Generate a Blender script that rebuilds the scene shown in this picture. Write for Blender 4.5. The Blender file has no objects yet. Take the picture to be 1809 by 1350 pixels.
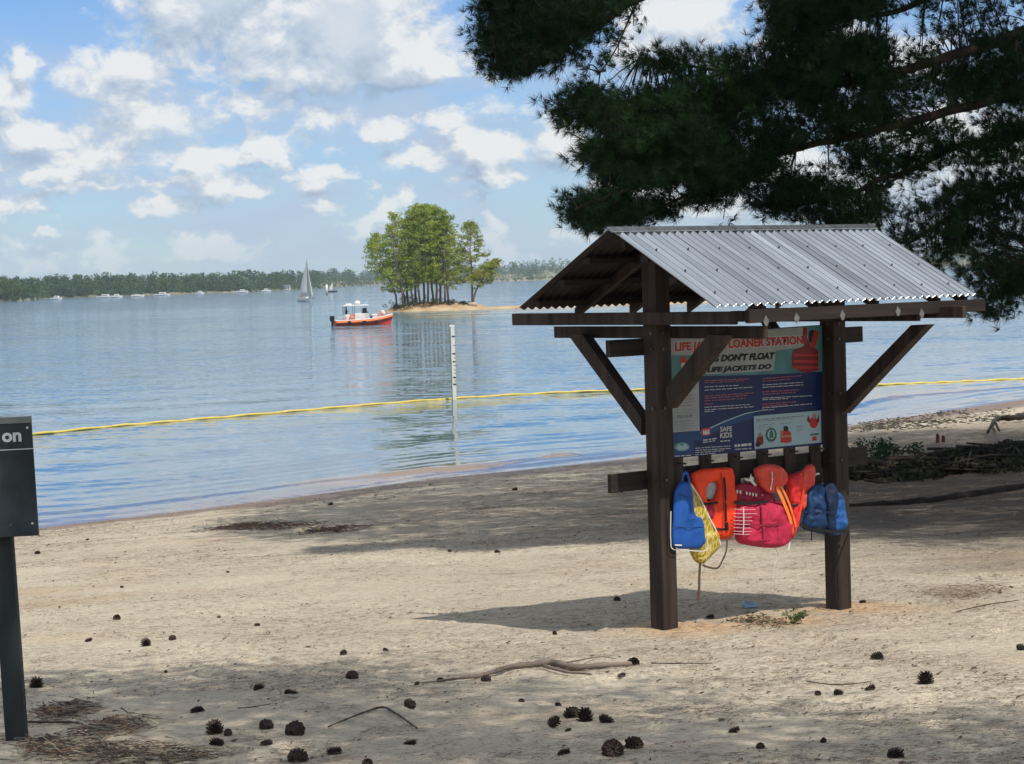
import bpy, math, random
import numpy as np
from mathutils import Vector, Matrix
random.seed(7); RNG = np.random.default_rng(11)
C = bpy.context.scene.collection
PI = math.pi

# ------------------------------------------------------------------ camera
F, PITCH, ROLL = 3870.0, 0.048, 0.029          # focal length in photo pixels (1809 wide)
cam_d = bpy.data.cameras.new('camera'); cam = bpy.data.objects.new('camera', cam_d); C.objects.link(cam)
cam_d.sensor_width = 36; cam_d.lens = F/1809*36; cam_d.clip_end = 20000; cam_d.clip_start = 0.1
fwd = Vector((0, math.cos(PITCH), -math.sin(PITCH))); up0 = Vector((0, math.sin(PITCH), math.cos(PITCH))); r0 = Vector((1, 0, 0))
Rv = r0*math.cos(ROLL) - up0*math.sin(ROLL); Uv = r0*math.sin(ROLL) + up0*math.cos(ROLL)
cam.matrix_world = Matrix(((Rv.x, Uv.x, -fwd.x, 0), (Rv.y, Uv.y, -fwd.y, 0), (Rv.z, Uv.z, -fwd.z, 0), (0, 0, 0, 1)))
bpy.context.scene.camera = cam

# ------------------------------------------------------------------ sun and sky
SUN = Vector((0.9, -1.3, 2.35)).normalized()
sd_ = bpy.data.lights.new('sun', 'SUN'); sun = bpy.data.objects.new('sun', sd_); C.objects.link(sun)
sd_.energy = 4.2; sd_.angle = math.radians(0.53); sd_.color = (1.0, 0.93, 0.82)
sun.rotation_euler = (-SUN).to_track_quat('-Z', 'Y').to_euler()
sun.location = (5, -5, 30)
VS = bpy.context.scene.view_settings
VS.view_transform = 'Standard'; VS.look = 'None'; VS.gamma = 1; VS.use_curve_mapping = False; VS.exposure = 0.0

world = bpy.data.worlds.new('World'); bpy.context.scene.world = world; world.use_nodes = True
def build_world():
    nt = world.node_tree; N = nt.nodes; L = nt.links; N.clear()
    # field group: uv (azimuth, elevation) -> density
    g = bpy.data.node_groups.new('cloud_field', 'ShaderNodeTree')
    g.interface.new_socket('uv', in_out='INPUT', socket_type='NodeSocketVector')
    g.interface.new_socket('density', in_out='OUTPUT', socket_type='NodeSocketFloat')
    gi = g.nodes.new('NodeGroupInput'); go = g.nodes.new('NodeGroupOutput')
    def m(op, a, b=None, c=None, nodes=g.nodes, links=g.links, clamp=False):
        n = nodes.new('ShaderNodeMath'); n.operation = op; n.use_clamp = clamp
        for i, v in enumerate((a, b, c)):
            if v is None: continue
            if isinstance(v, (int, float)): n.inputs[i].default_value = v
            else: links.new(v, n.inputs[i])
        return n.outputs[0]
    def vm(op, a, b=None, nodes=g.nodes, links=g.links):
        n = nodes.new('ShaderNodeVectorMath'); n.operation = op
        for i, v in enumerate((a, b)):
            if v is None: continue
            if isinstance(v, tuple): n.inputs[i].default_value = v
            else: links.new(v, n.inputs[i])
        return n.outputs[1] if op == 'LENGTH' else n.outputs[0]
    def noise(vec, scale, detail, rough, links=g.links, nodes=g.nodes, dist=0.0):
        n = nodes.new('ShaderNodeTexNoise'); n.noise_dimensions = '2D'
        n.inputs['Scale'].default_value = scale; n.inputs['Detail'].default_value = detail
        n.inputs['Roughness'].default_value = rough; n.inputs['Distortion'].default_value = dist
        links.new(vec, n.inputs['Vector']); return n
    uv = gi.outputs[0]
    # wobble the outlines
    w = noise(vm('MULTIPLY', uv, (1, 1.5, 1)), 55, 3, .55)
    wv = vm('SUBTRACT', w.outputs['Color'], (.5, .5, .5)); wv = vm('MULTIPLY', wv, (.018, .012, 0))
    uw = vm('ADD', uv, wv)
    # (photo x, y, half width, half height, strength)
    blobs = [(430,0,230,130,1.05),(630,40,190,140,1.5),(720,120,130,55,1.3),(560,130,215,48,.9),(620,-60,230,120,1.0),
             (250,150,120,62,.78),(300,215,170,60,.45),(25,175,75,52,.9),(70,125,35,38,.75),(80,245,85,32,.85),(215,285,60,30,.7),(370,275,95,34,.85),
             (490,262,90,28,.7),(475,200,80,26,.6),(700,235,62,27,.85),(750,285,70,28,.75),(880,262,85,40,.9),
             (1000,262,70,58,1.0),(30,365,85,18,.75),(290,370,60,20,.7),(390,325,36,15,.7),(455,335,40,17,.65),
             (590,310,70,14,.7),(1215,45,140,62,1.15),(1170,95,110,45,1.1),(880,312,110,16,.7),(105,410,26,10,.6),(595,215,60,26,.5),
             (1700,300,240,120,1.0),(1400,320,190,75,.9),(1480,120,200,90,.9),(30,300,90,26,.5),(200,330,170,14,.45),(900,200,70,20,.35)]
    acc = None
    for (px, py, rx, ry, s) in blobs:
        cx = (px-904.5)/F; cy = (489-ROLL*(px-904.5)-py)/F
        d = vm('SUBTRACT', uw, (cx, cy, 0)); d = vm('MULTIPLY', d, (F/rx, F/ry, 0)); l = vm('LENGTH', d)
        v = m('MULTIPLY_ADD', l, -s, s)
        acc = v if acc is None else m('SMOOTH_MAX', acc, v, .25)
    sep = g.nodes.new('ShaderNodeSeparateXYZ'); g.links.new(uv, sep.inputs[0])
    # scattered cumulus over the rest of the sky
    # loose cloud banks low over the lake
    bn = noise(vm('MULTIPLY', uw, (1, 1.8, 1)), 26, 4, .5)
    low = m('MULTIPLY_ADD', m('MAXIMUM', m('SUBTRACT', sep.outputs[1], .062), 0.0), -22, 0)
    bk = m('ADD', m('MULTIPLY_ADD', bn.outputs[0], 3.0, -1.52), low)
    acc = m('SMOOTH_MAX', acc, bk, .2)
    wide = noise(vm('MULTIPLY', uv, (1, 1.6, 1)), 5.0, 3, .5)
    outm = m('MULTIPLY_ADD', sep.outputs[1], 12, -1.7, clamp=True)
    side = m('MULTIPLY_ADD', m('ABSOLUTE', sep.outputs[0]), 8, -2.1, clamp=True)
    om = m('MAXIMUM', outm, side)
    wv2 = m('MULTIPLY_ADD', wide.outputs[0], 3.4, -.95)
    wv3 = m('MULTIPLY', m('MULTIPLY_ADD', om, 1.0, 0), wv2)
    wv3 = m('ADD', wv3, m('MULTIPLY_ADD', om, 1.0, -1.0))
    acc = m('MAXIMUM', acc, wv3)
    n1 = noise(vm('MULTIPLY', uv, (1, 1.35, 1)), 38, 7, .62, dist=.25)
    n2 = noise(vm('MULTIPLY', uv, (1, 1.8, 1)), 120, 4, .6)
    dd = m('MULTIPLY_ADD', n1.outputs[0], 1.5, -.80)
    dd = m('ADD', dd, m('MULTIPLY_ADD', n2.outputs[0], .3, -.15))
    dens = m('ADD', m('MAXIMUM', acc, -.55), dd)
    g.links.new(dens, go.inputs[0])
    # main tree
    mm = lambda op, a, b=None, c=None, clamp=False: m(op, a, b, c, N, L, clamp)
    vv = lambda op, a, b=None: vm(op, a, b, N, L)
    tc = N.new('ShaderNodeTexCoord'); s = N.new('ShaderNodeSeparateXYZ'); L.new(tc.outputs['Generated'], s.inputs[0])
    az = mm('ARCTAN2', s.outputs[0], s.outputs[1]); el = mm('ARCSINE', s.outputs[2])
    cb = N.new('ShaderNodeCombineXYZ'); L.new(az, cb.inputs[0]); L.new(el, cb.inputs[1])
    def field(v):
        n = N.new('ShaderNodeGroup'); n.node_tree = g; L.new(v, n.inputs[0]); return n.outputs[0]
    d0r = field(cb.outputs[0]); d1r = field(vv('ADD', cb.outputs[0], (.004, .010, 0)))
    d0 = mm('SMOOTH_MIN', d0r, .85, .3); d1 = mm('SMOOTH_MIN', d1r, .85, .3)
    def sstep(v, a, b):
        n = N.new('ShaderNodeMapRange'); n.interpolation_type = 'SMOOTHSTEP'
        n.inputs['From Min'].default_value = a; n.inputs['From Max'].default_value = b
        L.new(v, n.inputs['Value']); return n.outputs[0]
    mask = sstep(d0, -.16, .36)
    # sun-facing side of each puff is bright, its underside blue-grey
    lit = mm('MULTIPLY_ADD', mm('SUBTRACT', d0, d1), .95, .72, clamp=True)
    ln_ = N.new('ShaderNodeTexNoise'); ln_.noise_dimensions = '2D'; ln_.inputs['Scale'].default_value = 16; ln_.inputs['Detail'].default_value = 4; L.new(cb.outputs[0], ln_.inputs['Vector'])
    thick = mm('MULTIPLY', sstep(d1r, .25, .9), sstep(ln_.outputs[0], .62, .42))
    lit = mm('MULTIPLY', lit, mm('MULTIPLY_ADD', thick, -.22, 1.0))
    cr = N.new('ShaderNodeValToRGB'); L.new(lit, cr.inputs[0])
    e = cr.color_ramp.elements; e[0].position = 0.15; e[0].color = (.36, .47, .62, 1); e[1].position = .95; e[1].color = (.98, .98, .96, 1)
    k = e.new(.55); k.color = (.62, .70, .80, 1)
    csc = vv('SCALE', cr.outputs[0]); N[-1].inputs['Scale'].default_value = 9.2
    sky = N.new('ShaderNodeTexSky'); sky.sky_type = 'NISHITA'; sky.sun_disc = False
    sky.sun_elevation = math.asin(SUN.z); sky.sun_rotation = math.atan2(SUN.x, SUN.y)
    sky.altitude = 0; sky.air_density = 1.0; sky.dust_density = .2; sky.ozone_density = 1.6
    tint = N.new('ShaderNodeVectorMath'); tint.operation = 'MULTIPLY'; tint.inputs[1].default_value = (.62, .84, 1.22); L.new(sky.outputs[0], tint.inputs[0])
    # thin grey-blue veil low down
    vn = N.new('ShaderNodeTexNoise'); vn.noise_dimensions = '2D'; vn.inputs['Scale'].default_value = 14; vn.inputs['Detail'].default_value = 6
    L.new(vv('MULTIPLY', cb.outputs[0], (1, 3.2, 1)), vn.inputs['Vector'])
    vb = sstep(el, .14, .07)
    vmk = mm('MULTIPLY', vb, mm('MULTIPLY_ADD', vn.outputs[0], 2.4, -.62, clamp=True))
    vmk = mm('MULTIPLY', vmk, .9)
    mx0 = N.new('ShaderNodeMix'); mx0.data_type = 'RGBA'; L.new(vmk, mx0.inputs[0]); L.new(tint.outputs[0], mx0.inputs[6]); mx0.inputs[7].default_value = (4.7, 5.8, 7.5, 1)
    # clouds fade into the air near the horizon
    fade = sstep(el, .0, .045)
    mk = mm('MULTIPLY', mask, mm('MULTIPLY_ADD', fade, .62, .26))
    mx = N.new('ShaderNodeMix'); mx.data_type = 'RGBA'; L.new(mk, mx.inputs[0]); L.new(mx0.outputs[2], mx.inputs[6]); L.new(csc, mx.inputs[7])
    bg = N.new('ShaderNodeBackground'); bg.inputs[1].default_value = 0.1; L.new(mx.outputs[2], bg.inputs[0])
    out = N.new('ShaderNodeOutputWorld'); L.new(bg.outputs[0], out.inputs[0])
build_world()

# ------------------------------------------------------------------ helpers
def ray(px, py):
    X, Y = px-904.5, py-675; c, s = math.cos(ROLL), math.sin(ROLL)
    X0 = X*c-Y*s; Y0 = X*s+Y*c
    d = np.array([X0/F, math.cos(PITCH)-(Y0/F)*math.sin(PITCH), -math.sin(PITCH)-(Y0/F)*math.cos(PITCH)])
    return d/d[1]
WATER = -5.0
def wpt(px, py, z=WATER): d = ray(px, py); return Vector(d*(z/d[2]))
def dpt(px, py, y): return Vector(ray(px, py)*y)
_sh = np.array([list(wpt(*q)) for q in [(0,940),(139,925),(350,900),(572,872),(783,844),(969,826),(1142,807),(1300,783),(1498,752),(1650,729),(1809,706)]])
_sx = np.concatenate([[-60, -30], _sh[:, 0], [60, 200]]); _sy = np.concatenate([[20, 34], _sh[:, 1], [122, 260]])
def YS(x): return np.interp(x, _sx, _sy)
def vnoise(x, y, seed=0):
    xi = np.floor(x).astype(np.int64); yi = np.floor(y).astype(np.int64); fx = x-xi; fy = y-yi
    fx = fx*fx*(3-2*fx); fy = fy*fy*(3-2*fy)
    def h(a, b):
        n = (a*374761393 + b*668265263 + seed*1442695041) & 0xffffffff
        n = ((n ^ (n >> 13))*1274126177) & 0xffffffff
        return ((n ^ (n >> 16)) & 0xffff)/65535.0
    return (h(xi, yi)*(1-fx)+h(xi+1, yi)*fx)*(1-fy) + (h(xi, yi+1)*(1-fx)+h(xi+1, yi+1)*fx)*fy
def fbm(x, y, o=4, seed=0):
    a = 0; w = .5
    for i in range(o): a = a + w*(vnoise(x*2**i, y*2**i, seed+i)-.5); w *= .5
    return a
def gbase(x, y):
    ys = YS(x); z = -1.6-3.4*np.asarray(y, float)/ys
    return np.where(z < -8, -8-.0*z, z)
def gz(x, y):
    x = np.asarray(x, float); y = np.asarray(y, float); z = gbase(x, y)
    dry = np.clip((z+4.9)/.25, 0, 1)
    near = np.clip(1.4-np.abs(y-12)/40, 0, 1)
    z = z + dry*(fbm(x*.35, y*.3, 3, 5)*.10 + fbm(x*2.2, y*1.9, 3, 9)*.035*near + fbm(x*7, y*6, 2, 19)*.016*near)
    # slumped sand heaped round the feet of the posts
    for (cx, cy) in ((1.02, 15.4), (2.45, 16.6)):
        z = z + .035*np.exp(-((x-cx)**2+(y-cy)**2)/.09)
    return z
_fr = np.random.default_rng(3); _fp = []
for _ in range(230):
    y_ = float(np.exp(_fr.uniform(np.log(8.8), np.log(34)))); _fp.append((float(_fr.uniform(-.26, .26))*y_, y_, _fr.uniform(0, PI), _fr.uniform(.8, 1.3)))
def trodden(x, y, z):
    """old footprints: shallow hollows with a raised rim"""
    for (cx, cy, a_, s_) in _fp:
        k = np.abs(x-cx)+np.abs(y-cy) < 1.0
        if not k.any(): continue
        dx, dy = x[k]-cx, y[k]-cy; u = (dx*math.cos(a_)+dy*math.sin(a_))/(.15*s_); v = (-dx*math.sin(a_)+dy*math.cos(a_))/(.065*s_); r2 = u*u+v*v
        z[k] += -.028*np.exp(-r2**1.5)+.012*np.exp(-(np.sqrt(r2)-1.5)**2/.12)
    return z
def gpt(px, py):
    d = ray(px, py); a, b = 3., 110.
    for _ in range(50):
        m_ = (a+b)/2
        if d[2]*m_ > float(gbase(d[0]*m_, m_)): a = m_
        else: b = m_
    return Vector((d[0]*a, a, float(gz(d[0]*a, a))))

def P(name, color=(.5, .5, .5), rough=.8, metal=0., spec=.25, noise=None, bump=None, ramp=None, coord='Object', **kw):
    """principled material; noise=(scale, detail, amount) mottles the colour; bump=(scale, detail, distance)"""
    m = bpy.data.materials.new(name); m.use_nodes = True; nt = m.node_tree; N = nt.nodes; L = nt.links
    b = N['Principled BSDF']; b.inputs['Base Color'].default_value = (*color, 1); b.inputs['Roughness'].default_value = rough
    b.inputs['Metallic'].default_value = metal; b.inputs['Specular IOR Level'].default_value = spec
    tc = N.new('ShaderNodeTexCoord'); mp = N.new('ShaderNodeMapping'); L.new(tc.outputs[coord], mp.inputs[0])
    mp.inputs['Scale'].default_value = kw.get('stretch', (1, 1, 1))
    if noise:
        n = N.new('ShaderNodeTexNoise'); n.inputs['Scale'].default_value = noise[0]; n.inputs['Detail'].default_value = noise[1]; L.new(mp.outputs[0], n.inputs[0])
        cr = N.new('ShaderNodeValToRGB'); L.new(n.outputs[0], cr.inputs[0]); a = noise[2]
        e = cr.color_ramp.elements; e[0].position = .3; e[1].position = .72
        if ramp: e[0].color = (*ramp[0], 1); e[1].color = (*ramp[1], 1)
        else:
            e[0].color = (*[max(0, c*(1-a)) for c in color], 1); e[1].color = (*[min(1, c*(1+a)) for c in color], 1)
        L.new(cr.outputs[0], b.inputs['Base Color'])
    if bump:
        n = N.new('ShaderNodeTexNoise'); n.inputs['Scale'].default_value = bump[0]; n.inputs['Detail'].default_value = bump[1]; L.new(mp.outputs[0], n.inputs[0])
        bp = N.new('ShaderNodeBump'); bp.inputs['Distance'].default_value = bump[2]; bp.inputs['Strength'].default_value = 1
        L.new(n.outputs[0], bp.inputs['Height']); L.new(bp.outputs[0], b.inputs['Normal'])
    return m
def leafmat(name, c0, c1, transl=.35, scale=.6):
    m = bpy.data.materials.new(name); m.use_nodes = True; nt = m.node_tree; N = nt.nodes; L = nt.links; b = N['Principled BSDF']
    b.inputs['Roughness'].default_value = .6; b.inputs['Specular IOR Level'].default_value = .1
    tc = N.new('ShaderNodeTexCoord'); n = N.new('ShaderNodeTexNoise'); n.inputs['Scale'].default_value = scale; n.inputs['Detail'].default_value = 3
    L.new(tc.outputs['Object'], n.inputs[0]); cr = N.new('ShaderNodeValToRGB'); e = cr.color_ramp.elements
    e[0].position = .35; e[0].color = (*c0, 1); e[1].position = .65; e[1].color = (*c1, 1); L.new(n.outputs[0], cr.inputs[0]); L.new(cr.outputs[0], b.inputs['Base Color'])
    t = N.new('ShaderNodeBsdfTranslucent'); L.new(cr.outputs[0], t.inputs[0]); mx = N.new('ShaderNodeMixShader'); mx.inputs[0].default_value = transl
    L.new(b.outputs[0], mx.inputs[1]); L.new(t.outputs[0], mx.inputs[2]); L.new(mx.outputs[0], N['Material Output'].inputs[0])
    return m

def link(o, parent=None):
    C.objects.link(o)
    if parent is not None: o.parent = parent
    return o
def tag(o, label=None, cat=None, group=None, kind=None):
    if label: o['label'] = label
    if cat: o['category'] = cat
    if group: o['group'] = group
    if kind: o['kind'] = kind
    return o
def empty(name, loc=(0, 0, 0), rz=0):
    o = bpy.data.objects.new(name, None); o.location = loc; o.rotation_euler = (0, 0, rz); o.empty_display_size = .2; C.objects.link(o); return o
def mesh_np(name, V, Fc, mats, parent=None, smooth=False, midx=None):
    """V (n,3), Fc (m,k) arrays -> object"""
    V = np.asarray(V, np.float32); Fc = np.asarray(Fc, np.int32); me = bpy.data.meshes.new(name); k = Fc.shape[1]
    me.vertices.add(len(V)); me.vertices.foreach_set('co', V.ravel()); me.loops.add(Fc.size); me.loops.foreach_set('vertex_index', Fc.ravel())
    me.polygons.add(len(Fc)); me.polygons.foreach_set('loop_start', np.arange(0, Fc.size, k, dtype=np.int32)); me.polygons.foreach_set('loop_total', np.full(len(Fc), k, np.int32))
    if midx is not None: me.polygons.foreach_set('material_index', np.asarray(midx, np.int32))
    me.update(calc_edges=True); me.validate()
    if smooth: me.polygons.foreach_set('use_smooth', np.ones(len(me.polygons), bool))
    for m_ in (mats if isinstance(mats, (list, tuple)) else [mats]): me.materials.append(m_)
    return link(bpy.data.objects.new(name, me), parent)

class MB:
    def __init__(s): s.v = []; s.f = []; s.mi = []; s.cur = 0
    def add(s, vs, fs):
        o = len(s.v); s.v += [tuple(v) for v in vs]; s.f += [tuple(i+o for i in f) for f in fs]; s.mi += [s.cur]*len(fs); return s
    def box(s, x0, x1, y0, y1, z0, z1):
        v = [(x, y, z) for z in (z0, z1) for y in (y0, y1) for x in (x0, x1)]
        return s.add(v, [(0, 2, 3, 1), (4, 5, 7, 6), (0, 1, 5, 4), (2, 6, 7, 3), (0, 4, 6, 2), (1, 3, 7, 5)])
    def tube(s, pts, r, n=8, cap=True):
        pts = [Vector(p) for p in pts]; rs = r if isinstance(r, (list, tuple)) else [r]*len(pts); rings = []; prev = None
        for i, p in enumerate(pts):
            t = (pts[min(i+1, len(pts)-1)]-pts[max(i-1, 0)])
            t = t.normalized() if t.length > 1e-9 else Vector((0, 0, 1))
            a = prev if prev is not None else (Vector((0, 0, 1)) if abs(t.z) < .9 else Vector((1, 0, 0)))
            u = (a - t*a.dot(t)).normalized(); prev = u; w = t.cross(u)
            rings.append([p+(u*math.cos(2*PI*j/n)+w*math.sin(2*PI*j/n))*rs[i] for j in range(n)])
        vs = [q for r_ in rings for q in r_]; fs = []
        for i in range(len(pts)-1):
            for j in range(n): fs.append((i*n+j, i*n+(j+1) % n, (i+1)*n+(j+1) % n, (i+1)*n+j))
        if cap: fs.append(tuple(range(n-1, -1, -1))); fs.append(tuple((len(pts)-1)*n+j for j in range(n)))
        return s.add(vs, fs)
    def prism(s, poly, fn, t0, t1):
        """poly = 2-D points, fn(a, b, t) -> xyz; a closed slab between t0 and t1"""
        n = len(poly); vs = [fn(a, b, t0) for a, b in poly]+[fn(a, b, t1) for a, b in poly]
        fs = [tuple(range(n-1, -1, -1)), tuple(range(n, 2*n))]+[(i, (i+1) % n, (i+1) % n+n, i+n) for i in range(n)]
        return s.add(vs, fs)
    def sphere(s, c, r, n=10, m_=6):
        rx, ry, rz = r if isinstance(r, tuple) else (r, r, r); vs = []; fs = []
        for i in range(m_+1):
            th = PI*i/m_
            for j in range(n):
                ph = 2*PI*j/n; vs.append((c[0]+rx*math.sin(th)*math.cos(ph), c[1]+ry*math.sin(th)*math.sin(ph), c[2]+rz*math.cos(th)))
        for i in range(m_):
            for j in range(n): fs.append((i*n+j, (i+1)*n+j, (i+1)*n+(j+1) % n, i*n+(j+1) % n))
        return s.add(vs, fs)
    def build(s, name, mats, parent=None, smooth=False, bevel=0, recalc=True):
        me = bpy.data.meshes.new(name); me.from_pydata(s.v, [], s.f); me.update()
        for m_ in (mats if isinstance(mats, (list, tuple)) else [mats]): me.materials.append(m_)
        for p_, i in zip(me.polygons, s.mi): p_.material_index = i
        if recalc:
            import bmesh
            bm = bmesh.new(); bm.from_mesh(me); bmesh.ops.remove_doubles(bm, verts=bm.verts, dist=1e-6); bmesh.ops.recalc_face_normals(bm, faces=bm.faces)
            if bevel: bmesh.ops.bevel(bm, geom=[e for e in bm.edges if e.is_manifold and e.calc_face_angle(0) > .5], offset=bevel, segments=1, affect='EDGES')
            bm.to_mesh(me); bm.free()
        if smooth:
            for p_ in me.polygons: p_.use_smooth = True
        return link(bpy.data.objects.new(name, me), parent)
def copy_tree(o, parent=None):
    c = o.copy(); C.objects.link(c)
    if parent is not None: c.parent = parent
    for ch in list(o.children): copy_tree(ch, c)
    return c
def text_obj(name, body, mat, parent, origin, xdir, ydir, width, height, out, bold=.0, depth=.0012, shear=0):
    """a line of lettering as a thin mesh: origin = lower left corner, fitted to width x height"""
    cu = bpy.data.curves.new(name, 'FONT'); cu.body = body; cu.offset = bold; cu.extrude = 0; cu.shear = shear; cu.resolution_u = 3
    t = bpy.data.objects.new(name+'_src', cu); C.objects.link(t)
    dg = bpy.context.evaluated_depsgraph_get(); me = bpy.data.meshes.new_from_object(t.evaluated_get(dg)); bpy.data.objects.remove(t); bpy.data.curves.remove(cu)
    co = np.zeros(len(me.vertices)*3, np.float32); me.vertices.foreach_get('co', co); co = co.reshape(-1, 3)
    mn = co.min(0); mxx = co.max(0); o = np.array(origin); xd = np.array(xdir); yd = np.array(ydir); od = np.array(out)
    a = (co[:, 0]-mn[0])/(mxx[0]-mn[0])*width; b = (co[:, 1]-mn[1])/(mxx[1]-mn[1])*height
    co2 = o+a[:, None]*xd+b[:, None]*yd+od*depth
    me.vertices.foreach_set('co', co2.astype(np.float32).ravel()); me.update(); me.materials.clear(); me.materials.append(mat); me.name = name
    return link(bpy.data.objects.new(name, me), parent)

# ------------------------------------------------------------------ materials
def ground_mat():
    m = bpy.data.materials.new('sand'); m.use_nodes = True; nt = m.node_tree; N = nt.nodes; L = nt.links; b = N['Principled BSDF']
    b.inputs['Specular IOR Level'].default_value = .2
    geo = N.new('ShaderNodeNewGeometry')
    def noise(scale, detail, stretch=(1, 1, 1), rough=.6):
        mp = N.new('ShaderNodeMapping'); mp.inputs['Scale'].default_value = stretch; L.new(geo.outputs['Position'], mp.inputs[0])
        n = N.new('ShaderNodeTexNoise'); n.inputs['Scale'].default_value = scale; n.inputs['Detail'].default_value = detail; n.inputs['Roughness'].default_value = rough
        L.new(mp.outputs[0], n.inputs[0]); return n.outputs[0]
    def rng(v, a, b_, c=0., d=1.):
        n = N.new('ShaderNodeMapRange'); n.inputs[1].default_value = a; n.inputs[2].default_value = b_; n.inputs[3].default_value = c; n.inputs[4].default_value = d
        L.new(v, n.inputs[0]); return n.outputs[0]
    def mix(f, a, b_):
        n = N.new('ShaderNodeMix'); n.data_type = 'RGBA'
        if isinstance(f, float): n.inputs[0].default_value = f
        else: L.new(f, n.inputs[0])
        for i, v in ((6, a), (7, b_)):
            if isinstance(v, tuple): n.inputs[i].default_value = (*v, 1)
            else: L.new(v, n.inputs[i])
        return n.outputs[2]
    def mul(a, b_):
        n = N.new('ShaderNodeMath'); n.operation = 'MULTIPLY'
        for i, v in ((0, a), (1, b_)):
            if isinstance(v, float): n.inputs[i].default_value = v
            else: L.new(v, n.inputs[i])
        return n.outputs[0]
    base = mix(rng(noise(.55, 5), .38, .62), (.50, .435, .335), (.60, .53, .41))
    # coarse grit and brown humus flecks, drawn out a little sideways
    base = mix(mul(rng(noise(30, 6, (.5, 1, 1), .7), .50, .66), .62), base, (.20, .165, .13))
    base = mix(mul(rng(noise(80, 4, (.45, 1, 1), .7), .54, .64), .6), base, (.10, .08, .065))
    base = mix(mul(rng(noise(110, 2), .60, .70), .6), base, (.62, .58, .50))
    dk = mul(rng(noise(3.2, 6, (.7, 1, 1)), .56, .72), rng(noise(40, 3), .42, .6))
    base = mix(mul(dk, .55), base, (.14, .115, .09))
    # orange clay patches, and the spoil round the two posts
    orange = rng(noise(.32, 3, (1, 1, 1)), .58, .72, 0, .35)
    base = mix(orange, base, (.50, .34, .20))
    for (cx, cy, r_) in ((1.15, 15.25, .55), (2.55, 16.45, .6), (1.9, 15.7, .5)):
        v = N.new('ShaderNodeVectorMath'); v.operation = 'DISTANCE'; sp = N.new('ShaderNodeSeparateXYZ'); L.new(geo.outputs['Position'], sp.inputs[0])
        cbn = N.new('ShaderNodeCombineXYZ'); L.new(sp.outputs[0], cbn.inputs[0]); L.new(sp.outputs[1], cbn.inputs[1])
        L.new(cbn.outputs[0], v.inputs[0]); v.inputs[1].default_value = (cx, cy, 0)
        nn = N.new('ShaderNodeMath'); nn.operation = 'ADD'; L.new(v.outputs['Value'], nn.inputs[0]); L.new(mul(noise(3, 4), .7), nn.inputs[1])
        base = mix(rng(nn.outputs[0], r_+.45, r_-.05, 0, .75), base, (.56, .36, .20))
    # needle duff and painted tree shade, at right and thinly along the shaded band
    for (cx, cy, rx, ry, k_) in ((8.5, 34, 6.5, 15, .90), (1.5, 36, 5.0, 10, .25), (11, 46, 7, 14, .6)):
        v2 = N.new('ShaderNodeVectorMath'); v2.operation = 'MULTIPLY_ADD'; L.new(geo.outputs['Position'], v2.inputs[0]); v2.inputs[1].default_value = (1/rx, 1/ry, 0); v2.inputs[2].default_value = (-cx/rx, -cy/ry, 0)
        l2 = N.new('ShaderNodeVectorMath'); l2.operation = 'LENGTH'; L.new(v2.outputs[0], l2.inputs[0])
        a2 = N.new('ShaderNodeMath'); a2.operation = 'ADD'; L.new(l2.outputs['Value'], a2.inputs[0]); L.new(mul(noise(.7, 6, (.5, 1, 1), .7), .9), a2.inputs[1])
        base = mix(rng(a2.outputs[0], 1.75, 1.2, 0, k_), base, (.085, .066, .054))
    # wet edge
    sp = N.new('ShaderNodeSeparateXYZ'); L.new(geo.outputs['Position'], sp.inputs[0])
    zz = N.new('ShaderNodeMath'); zz.operation = 'ADD'; L.new(sp.outputs[2], zz.inputs[0]); L.new(mul(rng(sp.outputs[0], -1.5, -5.0, .25, 1), mul(rng(noise(.15, 4, (1, 1, .01)), .35, .60), -.34)), zz.inputs[1])
    wet = rng(zz.outputs[0], -4.88, -4.76, 1, 0)
    base = mix(mul(wet, .9), base, (.20, .135, .095))
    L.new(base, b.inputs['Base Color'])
    L.new(rng(wet, 0, 1, .95, .45), b.inputs['Roughness'])
    h1 = noise(14, 5, (.8, 1, 1)); h2 = noise(60, 4)
    ad = N.new('ShaderNodeMath'); ad.operation = 'MULTIPLY_ADD'; L.new(h2, ad.inputs[0]); ad.inputs[1].default_value = .35; L.new(h1, ad.inputs[2])
    bp = N.new('ShaderNodeBump'); bp.inputs['Distance'].default_value = .05; bp.inputs['Strength'].default_value = 1
    L.new(ad.outputs[0], bp.inputs['Height']); L.new(bp.outputs[0], b.inputs['Normal'])
    return m
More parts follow.
